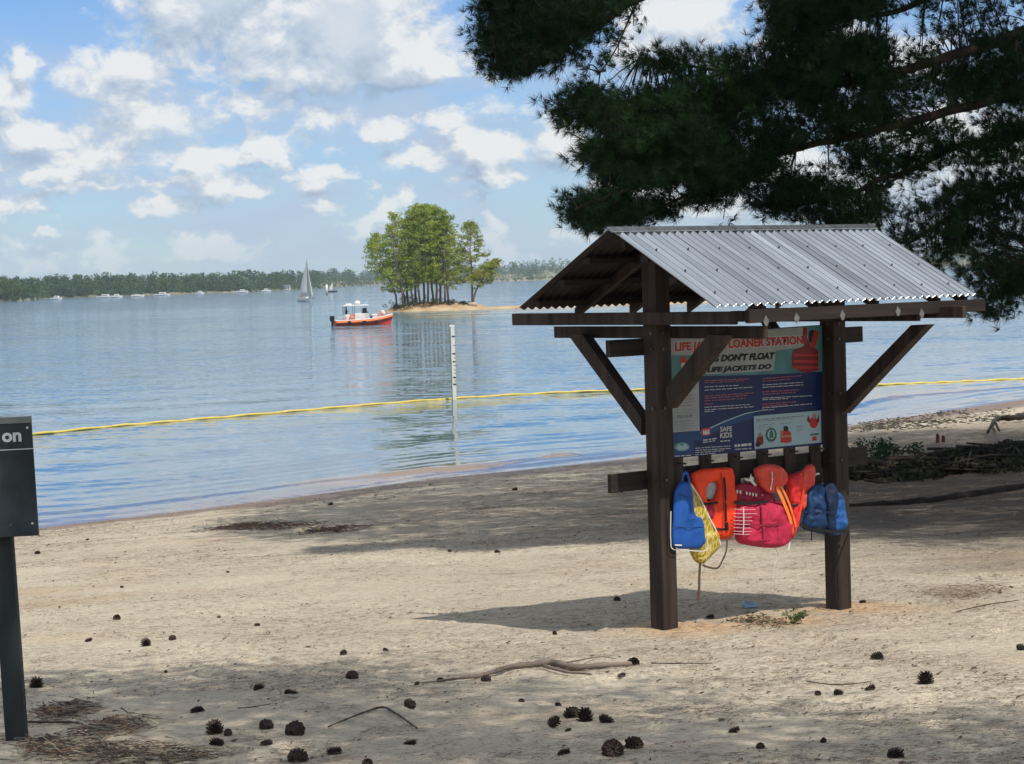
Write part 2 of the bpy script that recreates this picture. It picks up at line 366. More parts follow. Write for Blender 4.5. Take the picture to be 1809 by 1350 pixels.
def water_mat():
    m = bpy.data.materials.new('lake_water'); m.use_nodes = True; nt = m.node_tree; N = nt.nodes; L = nt.links; b = N['Principled BSDF']
    geo = N.new('ShaderNodeNewGeometry')
    at = N.new('ShaderNodeAttribute'); at.attribute_name = 'shallow'
    at2 = N.new('ShaderNodeAttribute'); at2.attribute_name = 'bar'
    def noise(scale, detail, stretch=(1, 1, 1), rough=.55):
        mp = N.new('ShaderNodeMapping'); mp.inputs['Scale'].default_value = stretch; mp.inputs['Rotation'].default_value = (0, 0, -.15); L.new(geo.outputs['Position'], mp.inputs[0])
        n = N.new('ShaderNodeTexNoise'); n.inputs['Scale'].default_value = scale; n.inputs['Detail'].default_value = detail; n.inputs['Roughness'].default_value = rough
        L.new(mp.outputs[0], n.inputs[0]); return n.outputs[0]
    def mix(f, a, b_):
        n = N.new('ShaderNodeMix'); n.data_type = 'RGBA'; L.new(f, n.inputs[0])
        for i, v in ((6, a), (7, b_)):
            if isinstance(v, tuple): n.inputs[i].default_value = (*v, 1)
            else: L.new(v, n.inputs[i])
        return n.outputs[2]
    c = mix(at2.outputs['Fac'], (.026, .105, .175), (.10, .27, .26))
    c = mix(at.outputs['Fac'], c, (.21, .14, .09))
    L.new(c, b.inputs['Base Color']); b.inputs['Roughness'].default_value = .06; b.inputs['IOR'].default_value = 1.33
    def ma(a, k, c_):
        n = N.new('ShaderNodeMath'); n.operation = 'MULTIPLY_ADD'; L.new(a, n.inputs[0]); n.inputs[1].default_value = k
        if isinstance(c_, float): n.inputs[2].default_value = c_
        else: L.new(c_, n.inputs[2])
        return n.outputs[0]
    chop = noise(1.1, 3, (.45, 1, 1)); fine = noise(5, 3, (.6, 1, 1)); swell = noise(.22, 2, (.35, 1, 1))
    gust = noise(.035, 3, (.3, 1, 1))
    # wave facets: the normal is tilted by streaky noise, less in the calm water off the beach
    def nz(scale, detail, stretch):
        mp = N.new('ShaderNodeMapping'); mp.inputs['Scale'].default_value = stretch; mp.inputs['Rotation'].default_value = (0, 0, -.15); L.new(geo.outputs['Position'], mp.inputs[0])
        n = N.new('ShaderNodeTexNoise'); n.inputs['Scale'].default_value = scale; n.inputs['Detail'].default_value = detail; n.inputs['Roughness'].default_value = .6
        L.new(mp.outputs[0], n.inputs[0]); v = N.new('ShaderNodeVectorMath'); v.operation = 'SUBTRACT'; L.new(n.outputs['Color'], v.inputs[0]); v.inputs[1].default_value = (.5, .5, .5); return v.outputs[0]
    def vs(v, k):
        n = N.new('ShaderNodeVectorMath'); n.operation = 'MULTIPLY'; L.new(v, n.inputs[0]); n.inputs[1].default_value = k; return n.outputs[0]
    def va(a_, b_):
        n = N.new('ShaderNodeVectorMath'); n.operation = 'ADD'; L.new(a_, n.inputs[0]); L.new(b_, n.inputs[1]); return n.outputs[0]
    t = va(va(vs(nz(1.1, 4, (.40, 1, 1)), (.18, .32, 0)), vs(nz(.16, 3, (.30, 1, 1)), (.08, .16, 0))), vs(nz(4.5, 3, (.5, 1, 1)), (.20, .34, 0)))
    sub = N.new('ShaderNodeMapRange'); sub.inputs[1].default_value = .35; sub.inputs[2].default_value = .65; sub.inputs[3].default_value = .6; sub.inputs[4].default_value = 1.15; L.new(gust, sub.inputs[0])
    calm = N.new('ShaderNodeAttribute'); calm.attribute_name = 'calm'
    mu = N.new('ShaderNodeMath'); mu.operation = 'MULTIPLY'; L.new(sub.outputs[0], mu.inputs[0]); L.new(calm.outputs['Fac'], mu.inputs[1])
    sc = N.new('ShaderNodeVectorMath'); sc.operation = 'SCALE'; L.new(t, sc.inputs[0]); L.new(mu.outputs[0], sc.inputs['Scale'])
    nn = N.new('ShaderNodeVectorMath'); nn.operation = 'NORMALIZE'; L.new(va(geo.outputs['Normal'], sc.outputs[0]), nn.inputs[0]); L.new(nn.outputs[0], b.inputs['Normal'])
    return m
M_sand = ground_mat(); M_water = water_mat()
M_wood = P('stained_timber', (.034, .024, .020), .75, noise=(14, 8, .65), stretch=(1, 1, .07), bump=(45, 6, .005))
M_woodh = P('stained_timber_lengthwise', (.022, .016, .0145), .75, noise=(14, 8, .6), stretch=(.07, 1, 1), bump=(45, 6, .004))
M_metal = P('galvanised_sheet', (.60, .63, .66), .27, .95, noise=(7, 4, .32), stretch=(2.2, .12, .12))
_nt = M_metal.node_tree; _oi = _nt.nodes.new('ShaderNodeObjectInfo'); _mr = _nt.nodes.new('ShaderNodeMapRange'); _mr.inputs[3].default_value = .80; _mr.inputs[4].default_value = 1.08; _nt.links.new(_oi.outputs['Random'], _mr.inputs[0])
_vs = _nt.nodes.new('ShaderNodeVectorMath'); _vs.operation = 'SCALE'; _src = _nt.nodes['Principled BSDF'].inputs['Base Color'].links[0].from_socket; _nt.links.new(_src, _vs.inputs[0]); _nt.links.new(_mr.outputs[0], _vs.inputs['Scale']); _nt.links.new(_vs.outputs[0], _nt.nodes['Principled BSDF'].inputs['Base Color'])
M_under = P('roof_underside_shade', (.026, .021, .023), .6, .3, noise=(6, 4, .4))  # shade under the roof put into a dark colour for the sheet undersides
HAZE = 1.05e-4
M_bracket = P('galvanised_bracket', (.22, .22, .22), .5, .6, noise=(30, 3, .2))
M_bolt = P('bolt_steel', (.10, .09, .09), .5, .8)

# ------------------------------------------------------------------ beach: one sheet to the horizon
def grid(a, yrow, zfun, xfun):
    A, Y = np.meshgrid(a, yrow); X = xfun(A, Y); Z = zfun(X, Y); V = np.stack([X, Y, Z], -1).reshape(-1, 3)
    n, k = len(yrow), len(a); i = np.arange(n-1)[:, None]*k+np.arange(k-1)[None]; i = i.ravel()
    return V, np.stack([i, i+1, i+k+1, i+k], -1)
a = np.concatenate([[-6, -4, -2.5, -1.5, -1, -.7, -.5, -.4, -.33], np.linspace(-.28, .28, 480), [.33, .4, .5, .7, 1, 1.5, 2.5, 4, 6]])
yr = np.concatenate([np.linspace(-60, 7.5, 40), np.geomspace(7.8, 100, 620), [110, 130, 180, 300, 600, 1200, 2500, 6000]])
V, Fc = grid(a, yr, lambda X, Y: trodden(X, Y, gz(X, Y)), lambda A, Y: A*np.maximum(Y, 7.8))
tag(mesh_np('beach_ground', V, Fc, M_sand, smooth=True), kind='structure')

# ------------------------------------------------------------------ island shape (needed by the water colour too)
IXC, IYC = -12.2, 351.0
def island_h(x, y):
    e1 = 1-np.abs((x-IXC)/8.2)**3-np.abs((y-IYC)/8.5)**2.5
    e2 = 1-np.abs((x-8)/29)**3-np.abs((y-347.5-.03*(x-8))/(4.6-.04*(x-8)))**2
    e3 = 1-np.abs((x+6.5)/4.0)**2-np.abs((y-348)/5)**2
    z = np.maximum(np.maximum(1.35*e1, .42*e2), .95*e3)
    return z + fbm(x*.5, y*.5, 3, 3)*.25*np.clip(z+.2, 0, 1)

# ------------------------------------------------------------------ lake
a = np.concatenate([[-9, -4, -2, -1, -.6, -.4, -.32], np.linspace(-.27, .27, 300), [.32, .4, .6, 1, 2, 4, 9]])
yr = np.concatenate([np.linspace(8, 38, 16), np.geomspace(40, 140, 560), np.geomspace(143, 500, 60), [700, 1000, 1600, 2500, 4000, 7000, 12000]])
_rg = np.array([list(wpt(*q)) for q in [(-60, 925), (100, 905), (300, 883), (560, 851), (700, 839), (850, 825), (985, 807), (1140, 796), (1300, 775), (1500, 722), (1570, 703), (1650, 695), (1809, 683)]])
def wz(X, Y):
    D = (Y-YS(X))*.72; ph = fbm(X*.06, Y*.05, 3, 31)*9+fbm(X*.25, Y*.2, 2, 33)*2.0
    env = np.exp(-((D-2.2)/2.2)**2)
    s1 = np.sin(2*PI*D/3.6+ph*.55); z = env*.020*(s1+.5*s1*s1)
    s2 = np.sin(2*PI*D/6.5+ph+1.0); z = z + .020*np.clip(D/6, 0, 1)*np.exp(-np.maximum(D-12, 0)/22)*s2*(.6+1.6*np.clip(fbm(X*.09, Y*.09, 2, 41)+.3, 0, 1))
    z = z + .006*np.sin(2*PI*D/1.1+ph*2)*np.exp(-np.maximum(D-3, 0)/8)
    yr_ = np.interp(X, _rg[:, 0], _rg[:, 1])+.10*np.sin(X*2.1)+.06*np.sin(X*5.3+1); h_ = .022+.065*np.exp(-((X+1.9)/2.3)**4)+.06*np.exp(-((X-1.3)/.5)**4)+.06*np.exp(-((X-12.5)/2.6)**4)
    q = (Y-yr_); z = z*np.clip(np.abs(q)/1.2, .25, 1)+h_*np.where(q < 0, np.exp(-(q/.42)**2), np.exp(-(q/1.3)**2))
    far = np.clip((140-Y)/30, 0, 1)
    return WATER + z*far
V, Fc = grid(a, yr, wz, lambda A, Y: A*Y)
wat = mesh_np('lake_water', V, Fc, M_water, smooth=True)
D = (V[:, 1]-YS(V[:, 0]))*.72
brown = 0
for (bx, by, ax, ay) in ((700, 842, 2.3, 1.1), (600, 846, 1.3, .7), (985, 806, .6, .6), (1570, 700, 2.6, 2.2), (1700, 690, 2.0, 1.5)):
    q_ = wpt(bx, by); brown = brown+1.0*np.exp(-(((V[:, 0]-q_.x)/ax)**2+((V[:, 1]-q_.y-.9*(V[:, 0]-q_.x))/ay)**2)**2)
sh = brown+.75*np.exp(-np.maximum(D, 0)/2.4)+.10*np.exp(-np.maximum(D, 0)/14)
ih = np.where((V[:, 1] > 300) & (V[:, 1] < 420), island_h(V[:, 0], V[:, 1]), -9)
barv = np.exp(-np.maximum(-ih, 0)*1.2)+.38*np.exp(-((V[:, 0]-10)/38)**2-((V[:, 1]-300)/70)**2)
for nm, arr in (('shallow', np.clip(sh, 0, 1)), ('bar', np.clip(barv, 0, 1)), ('calm', .22+1.25*np.clip((D-3)/45, 0, 1)+2.3*np.clip((D-40)/110, 0, 1))):
    at = wat.data.attributes.new(nm, 'FLOAT', 'POINT'); at.data.foreach_set('value', arr.astype(np.float32))
tag(wat, kind='structure')
# ------------------------------------------------------------------ kiosk (life jacket loaner station)
KX, KY, KA, KZ = 1.016, 15.215, .699, -2.62
cA, sA = math.cos(KA), math.sin(KA)
S_ = 1.82; HW = .07
def kl(u, v, z): return (u, -v, z-KZ)                     # kiosk frame (u along ridge, v to the front, z from eye level) -> local
def kw(u, v, z): return Vector((KX+u*cA+v*sA, KY+u*sA-v*cA, z))
def Kv(px, py, v):                                        # photo pixel on the upright plane v = const
    d = ray(px, py); t = ((KX+v*sA)*sA-(KY-v*cA)*cA)/(d[0]*sA-d[1]*cA); q = d*t
    return (float((q[0]-KX)*cA+(q[1]-KY)*sA), float(q[2]))
def Ku(px, py, u):
    d = ray(px, py); t = ((KX+u*cA)*cA+(KY+u*sA)*sA)/(d[0]*cA+d[1]*sA); q = d*t
    return (float((q[0]-KX)*sA-(q[1]-KY)*cA), float(q[2]))
kiosk = empty('loaner_station_kiosk', (KX, KY, KZ), KA)
tag(kiosk, 'dark timber two-post kiosk with a corrugated metal roof standing on the sand', 'kiosk')
ZR, ZE, RW, UL, UR = .293, -.233, .968, -.422, 2.288
def kbox(name, u0, u1, v0, v1, z0, z1, mat=M_wood, bevel=.004, parent=kiosk):
    return MB().box(u0, u1, -v1, -v0, z0-KZ, z1-KZ).build(name, mat, parent, bevel=bevel)
for u in (0, S_):
    p_ = kbox('post', u-HW, u+HW, -HW, HW, -2.80, ZR-.07, bevel=.006)
    for z in (-.42, -.53, -1.44, -.94):
        MB().tube([kl(u-.02, HW-.002, z), kl(u-.02, HW+.012, z)], .012, 8).build('bolt', M_bolt, kiosk); MB().tube([kl(u-HW+.002, .02, z), kl(u-HW-.010, .02, z)], .012, 8).build('bolt', M_bolt, kiosk)
# doubled cross beams either side of each post
kbox('cross_beam', -HW-.042, -HW-.002, -1.428, .855, -.36, -.272)
v0, z0 = Ku(981, 574, HW+.02); v1, z1 = Ku(1353, 590, HW+.02)
kbox('cross_beam', HW+.002, HW+.042, v0, v1, -.46, -.375)
kbox('cross_beam', S_-HW-.042, S_-HW-.002, -.95, .90, -.40, -.315)
v0, z0 = Ku(1704, 552, S_+HW+.02)
kbox('cross_beam', S_+HW+.002, S_+HW+.042, -.95, v0, -.385, -.30)
# rails across the back of the posts
kbox('rail', -.386, 2.247, -HW-.042, -HW-.002, -.573-.0, -.455, M_woodh)
kbox('rail', -.402, 2.271, -HW-.042, -HW-.002, -1.508, -1.379, M_woodh)
# eave beams and ridge board
kbox('eave_beam', -HW+.0, 2.42, RW-.055, RW-.012, -.352, -.262, M_woodh)
kbox('ridge_board', -.30, 2.2, -.02, .02, ZR-.12, ZR-.028, M_woodh)
def roof_z(v): return ZR+(ZE-ZR)*abs(v)/RW
# rafters and purlins under the sheets
for u in (.0, .62, 1.22, S_, 2.2):
    for sg in (-1, 1):
        if u == 0 or u == S_: uu = u+HW+.004
        else: uu = u
        m_ = MB(); a_ = [(sg*.022, ZR-.030), (sg*RW*.965, roof_z(RW*.965)-.028), (sg*RW*.965, roof_z(RW*.965)-.095), (sg*.022, ZR-.118)]
        m_.prism(a_, lambda q, r_, t: kl(t, q, r_), uu, uu+.038); m_.build('rafter', M_wood, kiosk)
for sg in (-1, 1):
    for fr in (.30, .58, .86):
        vv_ = sg*RW*fr; z_ = roof_z(vv_)-.0265
        if sg == 1 and fr == .86: continue
        kbox('purlin', UL+.04, UR-.04, vv_-.035, vv_+.035, z_-.034, z_+.004, M_woodh, 0)
# braces
def brace(pxs, u, t=.045):
    poly = [Ku(x, y, u) for x, y in pxs]
    MB().prism(poly, lambda q, r_, tt: kl(tt, q, r_), u-t, u+t).build('brace', M_wood, kiosk, bevel=.003)
brace([(1010, 590), (1036, 590), (1141, 738), (1141, 769)], 0)
brace([(1259, 590), (1291, 592), (1189, 722), (1183, 686)], 0)
brace([(1616, 574), (1645, 573), (1495, 731), (1495, 698)], S_)
vb, zb = Ku(1141, 754, 0)
MB().prism([(-HW, zb-.06), (-HW, zb+.06), (-.62, -.40), (-.70, -.40)], lambda q, r_, tt: kl(tt, q, r_), S_-.045, S_+.045).build('brace', M_wood, kiosk)
# corrugated roof sheets
def roof_sheet(sg, k0, k1, lift):
    n = (k1-k0)*8; us = UL+(UR-UL)*np.linspace(k0, k1, n+1)/36; rows = np.array([0, .006, .25, .5, .75, .994, 1.0]); V = []
    ln = math.hypot(RW, ZR-ZE); nv, nz = sg*(ZR-ZE)/ln, RW/ln
    for r_ in rows:
        v = sg*(.012+(RW-.012+lift*1.5)*r_)
        for u in us:
            h = .0115*math.cos((u-UL)/.0753*2*PI)+lift+.004*float(fbm(np.float64(u*3), np.float64(v*3), 2, 6)); V.append(kl(u, v+nv*h, roof_z(v)+nz*h+.004))
    V = np.array(V); k = n+1; i = (np.arange(6)[:, None]*k+np.arange(n)[None]).ravel()
    Fq = np.stack([i, i+1, i+k+1, i+k], -1)
    if sg > 0: Fq = Fq[:, ::-1]
    o = mesh_np('roof_sheet', V, Fq, M_metal, kiosk, smooth=True)
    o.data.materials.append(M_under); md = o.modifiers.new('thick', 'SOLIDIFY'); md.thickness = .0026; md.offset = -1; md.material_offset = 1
    return o
for sg in (1, -1):
    for q_, (k0, k1) in enumerate(((0, 8), (7, 15), (14, 22), (21, 29), (28, 36))): roof_sheet(sg, k0, k1, .004*(q_ % 2))
for fr in (.30, .58, .86):
    for k in range(2, 36, 4):
        u = UL+(UR-UL)*k/36; v = RW*fr; MB().tube([kl(u, v+.007, roof_z(v)+.016), kl(u, v+.012, roof_z(v)+.027)], [.008, .005], 7).build('roof_screw', M_bolt, kiosk)
m_ = MB(); cap = []
for v in (-.05, -.03, -.012, 0, .012, .03, .05): cap.append((v, roof_z(v)+.022+.006*math.exp(-(v/.02)**2)))
prof = cap+[(v, z-.003) for v, z in cap[::-1]]
m_.prism(prof, lambda q, r_, t: kl(t, q, r_), UL-.01, UR+.015); m_.build('ridge_cap', M_metal, kiosk)
# folded metal hangers below the front eave
for px, py in ((1345, 566), (1399, 561), (1480, 556), (1578, 549), (1620, 553)):
    u, z = Kv(px, py, RW-.05)
    MB().prism([(u-.028, z-.008), (u-.004, z+.032), (u+.026, z-.002), (u+.012, z-.032), (u-.006, z-.04)], lambda q, r_, t: kl(q, t, r_), RW-.009, RW-.004).build('metal_hanger', M_bracket, kiosk)
# upright backing boards behind the poster; daylight shows in the gaps between them
for px, py in ((1197, 818), (1246, 811), (1297, 805), (1347, 800), (1395, 795), (1440, 791)):
    u, z = Kv(px, py, -.055); w_ = .056 if px > 1200 else .05
    bo = kbox('backing_board', max(u-w_, HW+.002), min(u+w_, S_-HW-.002), -HW-.001, -.046, -1.66, -.50, M_wood, .003)
    kbox('hook', u-.006, u+.006, -.046, .03, -1.352, -1.34, M_bolt, 0, bo)

# ------------------------------------------------------------------ poster on the rails
PV = -.038
def pm(name, c, rough=.42, **k): return P(name, tuple(x*.62 for x in c), rough, **k)  # print colours darkened to carry the shade under the roof
M_navy = pm('poster_navy', (.012, .030, .13)); M_blue = pm('poster_blue', (.020, .075, .22)); M_teal = pm('poster_teal', (.10, .30, .33), noise=(4, 3, .35)); M_pale = pm('poster_pale', (.42, .47, .48), noise=(6, 3, .15))
M_red = pm('poster_red', (.55, .045, .035)); M_dred = pm('poster_dark_red', (.25, .022, .028)); M_white = pm('poster_white', (.72, .74, .76)); M_black = pm('poster_black', (.012, .012, .015)); M_pink = pm('poster_pink', (.42, .14, .19)); M_aqua = pm('placard_aqua', (.42, .60, .68)); M_grey = pm('poster_grey', (.25, .28, .30)); M_skin = pm('poster_tan', (.45, .28, .18)); M_green = pm('poster_green', (.06, .17, .14))
def zp(x, y): return (1170+x*.19255, 570+y*.19255)       # zoomed-in reading of the poster -> photo pixel
def Z(x, y, v=PV): return Kv(*zp(x, y), v)
pn = MB(); pn.prism([Z(60, 118), Z(1466, 20), Z(1470, 1120), Z(104, 1245)], lambda a, b, t: kl(a, t, b), PV-.006, PV)
poster = pn.build('poster_panel', M_navy, kiosk)
_lv = [0]
def flat(name, pts, mat, lift=.0015, parent=None, poly_px=True):
    q = [Z(*p) for p in pts] if poly_px else pts
    return MB().prism(q, lambda a, b, t: kl(a, t, b), PV+lift-.0008, PV+lift).build(name, mat, parent or poster)
def ell(cx, cy, rx, ry, n=24, a0=0, a1=2*PI): return [(cx+rx*math.cos(a0+(a1-a0)*i/n), cy+ry*math.sin(a0+(a1-a0)*i/n)) for i in range(n if abs(a1-a0-2*PI) < 1e-6 else n+1)]
flat('sky_panel', [(66, 124), (1464, 26), (1466, 450), (1250, 462), (900, 478), (330, 492), (76, 560)], M_teal, .0018)
flat('title_band', [(66, 126), (1330, 40), (1340, 215), (1040, 258), (1020, 440), (400, 478), (380, 300), (70, 300)], M_pale, .0028)
flat('side_strip', [(78, 555), (332, 490), (340, 990), (92, 1010)], M_pale, .0028)
flat('wave_panel', [(96, 1020), (340, 990), (560, 900), (830, 815), (830, 880), (560, 960), (350, 1080), (100, 1110)], M_blue, .0019)
flat('wave_panel', [(350, 1005), (560, 905), (760, 830), (912, 802), (912, 808), (760, 840), (560, 916), (350, 1016)], M_aqua, .0032)
flat('footer_panel', [(98, 1070), (290, 1050), (290, 1215), (104, 1225)], M_blue, .0024)
def line_of_text(name, body, x0, y0, x1, y1, h, mat, lift, bold=.0, shear=0, mat2=None):
    a = Z(x0, y0); b = Z(x1, y1); top = Z(x0, y0-h); o = kl(a[0], PV, a[1]); e = kl(b[0], PV, b[1]); tt = kl(top[0], PV, top[1])
    xd = Vector(e)-Vector(o); yd = Vector(tt)-Vector(o); wl, hl = xd.length, abs(yd.z)
    t_ = text_obj(name, body, mat, poster, o, tuple(xd/wl), (0, 0, 1), wl, hl, (0, -1, 0), bold, lift, shear)
    return t_
line_of_text('title_lettering_outline', 'LIFE JACKET LOANER STATIONS', 104, 298, 1338, 226, 124, M_white, .0034, .085)
line_of_text('title_lettering', 'LIFE JACKET LOANER STATIONS', 112, 290, 1330, 218, 108, M_red, .0044, .05)
line_of_text('slogan_lettering', "KIDS DON'T FLOAT", 345, 370, 1035, 334, 68, M_black, .0044, .065, .25)
line_of_text('slogan_lettering', 'LIFE JACKETS DO', 405, 472, 998, 438, 62, M_black, .0044, .06, .25)
# torn ring buoy, red jacket picture
rg = ell(150, 430, 95, 135, 22, -1.2, 2.0)+ell(140, 430, 48, 78, 22, -1.2, 2.0)[::-1]
flat('ring_buoy_picture', rg, M_red, .0036)
flat('ring_buoy_band', [(168, 372), (205, 368), (212, 420), (170, 425)], M_white, .0046)
flat('jacket_picture', [(1195, 250), (1260, 232), (1290, 215), (1360, 215), (1425, 250), (1432, 330), (1425, 440), (1330, 462), (1260, 452), (1190, 400), (1185, 320)], M_dred, .0036)
for k in range(3): flat('jacket_strap', [(1195, 285+k*58), (1428, 290+k*56), (1428, 312+k*56), (1195, 308+k*58)], M_red, .0046)
flat('arm_picture', [(1290, 40), (1325, 45), (1330, 150), (1360, 215), (1300, 215), (1285, 150)], M_dred, .0036)
flat('arm_picture', [(1395, 60), (1430, 90), (1420, 160), (1400, 230), (1355, 225), (1380, 130)], M_red, .0038)
flat('head_picture', ell(1370, 130, 34, 62), M_black, .0034)
# illegible small print: bars of the right weight
def bars(rows, mat, lift=.0036, jit=True):
    for x0, y0, x1, y1, h in rows:
        m_ = MB(); x = x0; r_ = random.Random(int(x0*7+y0))
        while x < x1-10:
            w_ = r_.uniform(18, 62); xe = min(x1, x+w_); f0 = (x-x0)/(x1-x0); f1 = (xe-x0)/(x1-x0)
            ya, yb = y0+(y1-y0)*f0, y0+(y1-y0)*f1
            m_.prism([Z(x, ya), Z(xe, yb), Z(xe, yb+h), Z(x, ya+h)], lambda a, b, t: kl(a, t, b), PV+lift-.0006, PV+lift); x = xe+r_.uniform(6, 11)
        m_.build('small_print', mat, poster)
bars([(385, 530, 790, 512, 9), (385, 548, 760, 530, 7), (385, 672, 830, 640, 9), (385, 692, 780, 664, 9), (385, 715, 760, 690, 8), (385, 745, 480, 740, 8),
      (915, 510, 1290, 482, 9), (915, 535, 1180, 515, 8), (915, 632, 1250, 612, 9), (915, 655, 1220, 636, 8), (915, 745, 1230, 722, 9), (915, 765, 1150, 748, 7)], M_pink)
bars([(385, 588, 700, 572, 6), (385, 618, 840, 588, 6), (385, 775, 800, 748, 6), (385, 798, 840, 768, 6), (385, 815, 470, 810, 6),
      (915, 570, 1290, 545, 6), (915, 592, 1290, 568, 6), (915, 690, 1370, 668, 6), (915, 705, 1150, 694, 6), (915, 780, 1370, 742, 6), (915, 800, 1020, 795, 6),
      (300, 1150, 620, 1128, 6), (300, 1170, 640, 1150, 6), (300, 1190, 560, 1172, 6), (300, 1210, 500, 1195, 6), (660, 1120, 815, 1105, 22), (665, 1160, 815, 1150, 7), (370, 1075, 510, 1055, 10), (370, 1095, 480, 1080, 8)], M_white)
bars([(110, 600, 300, 570, 5), (110, 625, 310, 600, 5), (112, 800, 310, 795, 5), (112, 825, 310, 818, 5), (112, 910, 310, 890, 6), (112, 935, 300, 918, 5), (112, 955, 310, 940, 5), (112, 975, 260, 964, 5)], M_grey)
bars([(110, 680, 300, 660, 9), (112, 705, 290, 690, 7), (112, 735, 300, 722, 7), (112, 765, 290, 755, 7)], M_pink)
bars([(135, 850, 275, 840, 28)], M_grey)
bars([(110, 1222, 260, 1214, 8)], M_white)
# emblem bottom left, castle emblem, lettering
flat('emblem', ell(175, 1140, 72, 42), M_teal, .0034); flat('emblem_mark', [(120, 1150), (150, 1110), (178, 1138), (205, 1100), (240, 1150), (200, 1170), (150, 1172)], M_aqua, .0042)
flat('castle_emblem', [(358, 972), (436, 964), (438, 1030), (360, 1040)], M_red, .0036)
flat('castle_mark', [(370, 1028), (370, 985), (382, 984), (382, 1000), (390, 999), (390, 983), (404, 982), (404, 998), (414, 997), (414, 980), (427, 979), (427, 1023)], M_white, .0046)
line_of_text('safety_lettering', 'SAFE', 528, 1003, 636, 995, 46, M_white, .004, .02)
line_of_text('safety_lettering', 'KIDS', 528, 1062, 636, 1052, 50, M_white, .004, .02)
bars([(530, 1085, 636, 1076, 9)], M_white)
# pale blue placard fixed over the poster
plq = MB().prism([Z(832, 858), Z(1448, 806), Z(1452, 1100), Z(840, 1160)], lambda a, b, t: kl(a, t, b), PV+.004, PV+.008).build('placard', M_aqua, kiosk)
def pf(name, pts, mat, lift=.0095): return flat(name, pts, mat, lift, plq)
_pz = poster; poster = plq
pf('tube_picture', ell(990, 1030, 52, 66), M_green); pf('tube_picture', ell(990, 1026, 33, 44), M_aqua, .0105); pf('tube_figure', [(972, 1060), (976, 1000), (990, 985), (1005, 1000), (1010, 1055)], M_green, .0115)
pf('rider_picture', [(852, 1130), (858, 1060), (885, 1030), (915, 1035), (922, 1090), (912, 1120)], M_dred); pf('rider_head', ell(888, 1030, 18, 20), M_skin, .0105); pf('rider_wheel', ell(868, 1118, 22, 22), M_black, .0105)
pf('child_picture', [(1075, 1100), (1085, 1010), (1110, 985), (1145, 985), (1172, 1010), (1180, 1090), (1140, 1105)], M_red); pf('child_head', ell(1125, 972, 22, 26), M_black, .0105); pf('child_strap', [(1085, 1038), (1172, 1032), (1172, 1048), (1086, 1054)], M_skin, .0105); pf('child_arm', [(1072, 1055), (1078, 990), (1095, 985), (1092, 1060)], M_skin, .0102)
pf('swimmer_picture', ell(1380, 918, 38, 52), M_red); pf('swimmer_head', ell(1384, 858, 18, 24), M_skin, .0105); pf('swimmer_arm', [(1318, 900), (1330, 850), (1352, 900), (1345, 925)], M_dred, .0102); pf('swimmer_arm', [(1408, 900), (1425, 845), (1432, 900), (1415, 930)], M_dred, .0102)
pf('stamp_mark', [(1350, 1020), (1425, 1012), (1425, 1030), (1350, 1038)], M_green); pf('stamp_mark', [(1368, 1046), (1408, 1042), (1408, 1082), (1368, 1086)], M_red)
_fl = flat
def bars2(rows, mat): bars(rows, mat, .0095)
bars2([(855, 888, 1300, 850, 10), (855, 905, 1200, 876, 6), (865, 940, 1030, 925, 6), (865, 960, 1000, 950, 5), (1075, 925, 1180, 915, 6), (1225, 950, 1290, 942, 6), (1225, 970, 1290, 962, 5), (1225, 990, 1280, 984, 5), (868, 980, 930, 976, 5)], M_grey)
poster = _pz

# ------------------------------------------------------------------ life jackets and what hangs with them
def zj(x, y): return (1160+x*.2518, 790+y*.2518)
def J(x, y, v): return Kv(*zj(x, y), v)
def fabric(name, c, amt=.18, bump=.004): return P(name, c, .62, noise=(9, 4, amt), bump=(60, 4, bump*.4), spec=.3)
def resample(P_, n):
    P_ = [Vector(p) for p in P_]; seg = [(P_[i], P_[(i+1) % len(P_)]) for i in range(len(P_))]; L_ = [(b-a).length for a, b in seg]; T = sum(L_); out = []
    for k in range(n):
        s = T*k/n
        for (a, b), l in zip(seg, L_):
            if s <= l: out.append(a+(b-a)*(s/max(l, 1e-9))); break
            s -= l
    return out
def smooth_poly(P_, it=2):
    for _ in range(it):
        Q = []
        for i in range(len(P_)):
            a = Vector(P_[i]); b = Vector(P_[(i+1) % len(P_)]); Q += [a*.8+b*.2, a*.2+b*.8]
        P_ = Q
    return P_
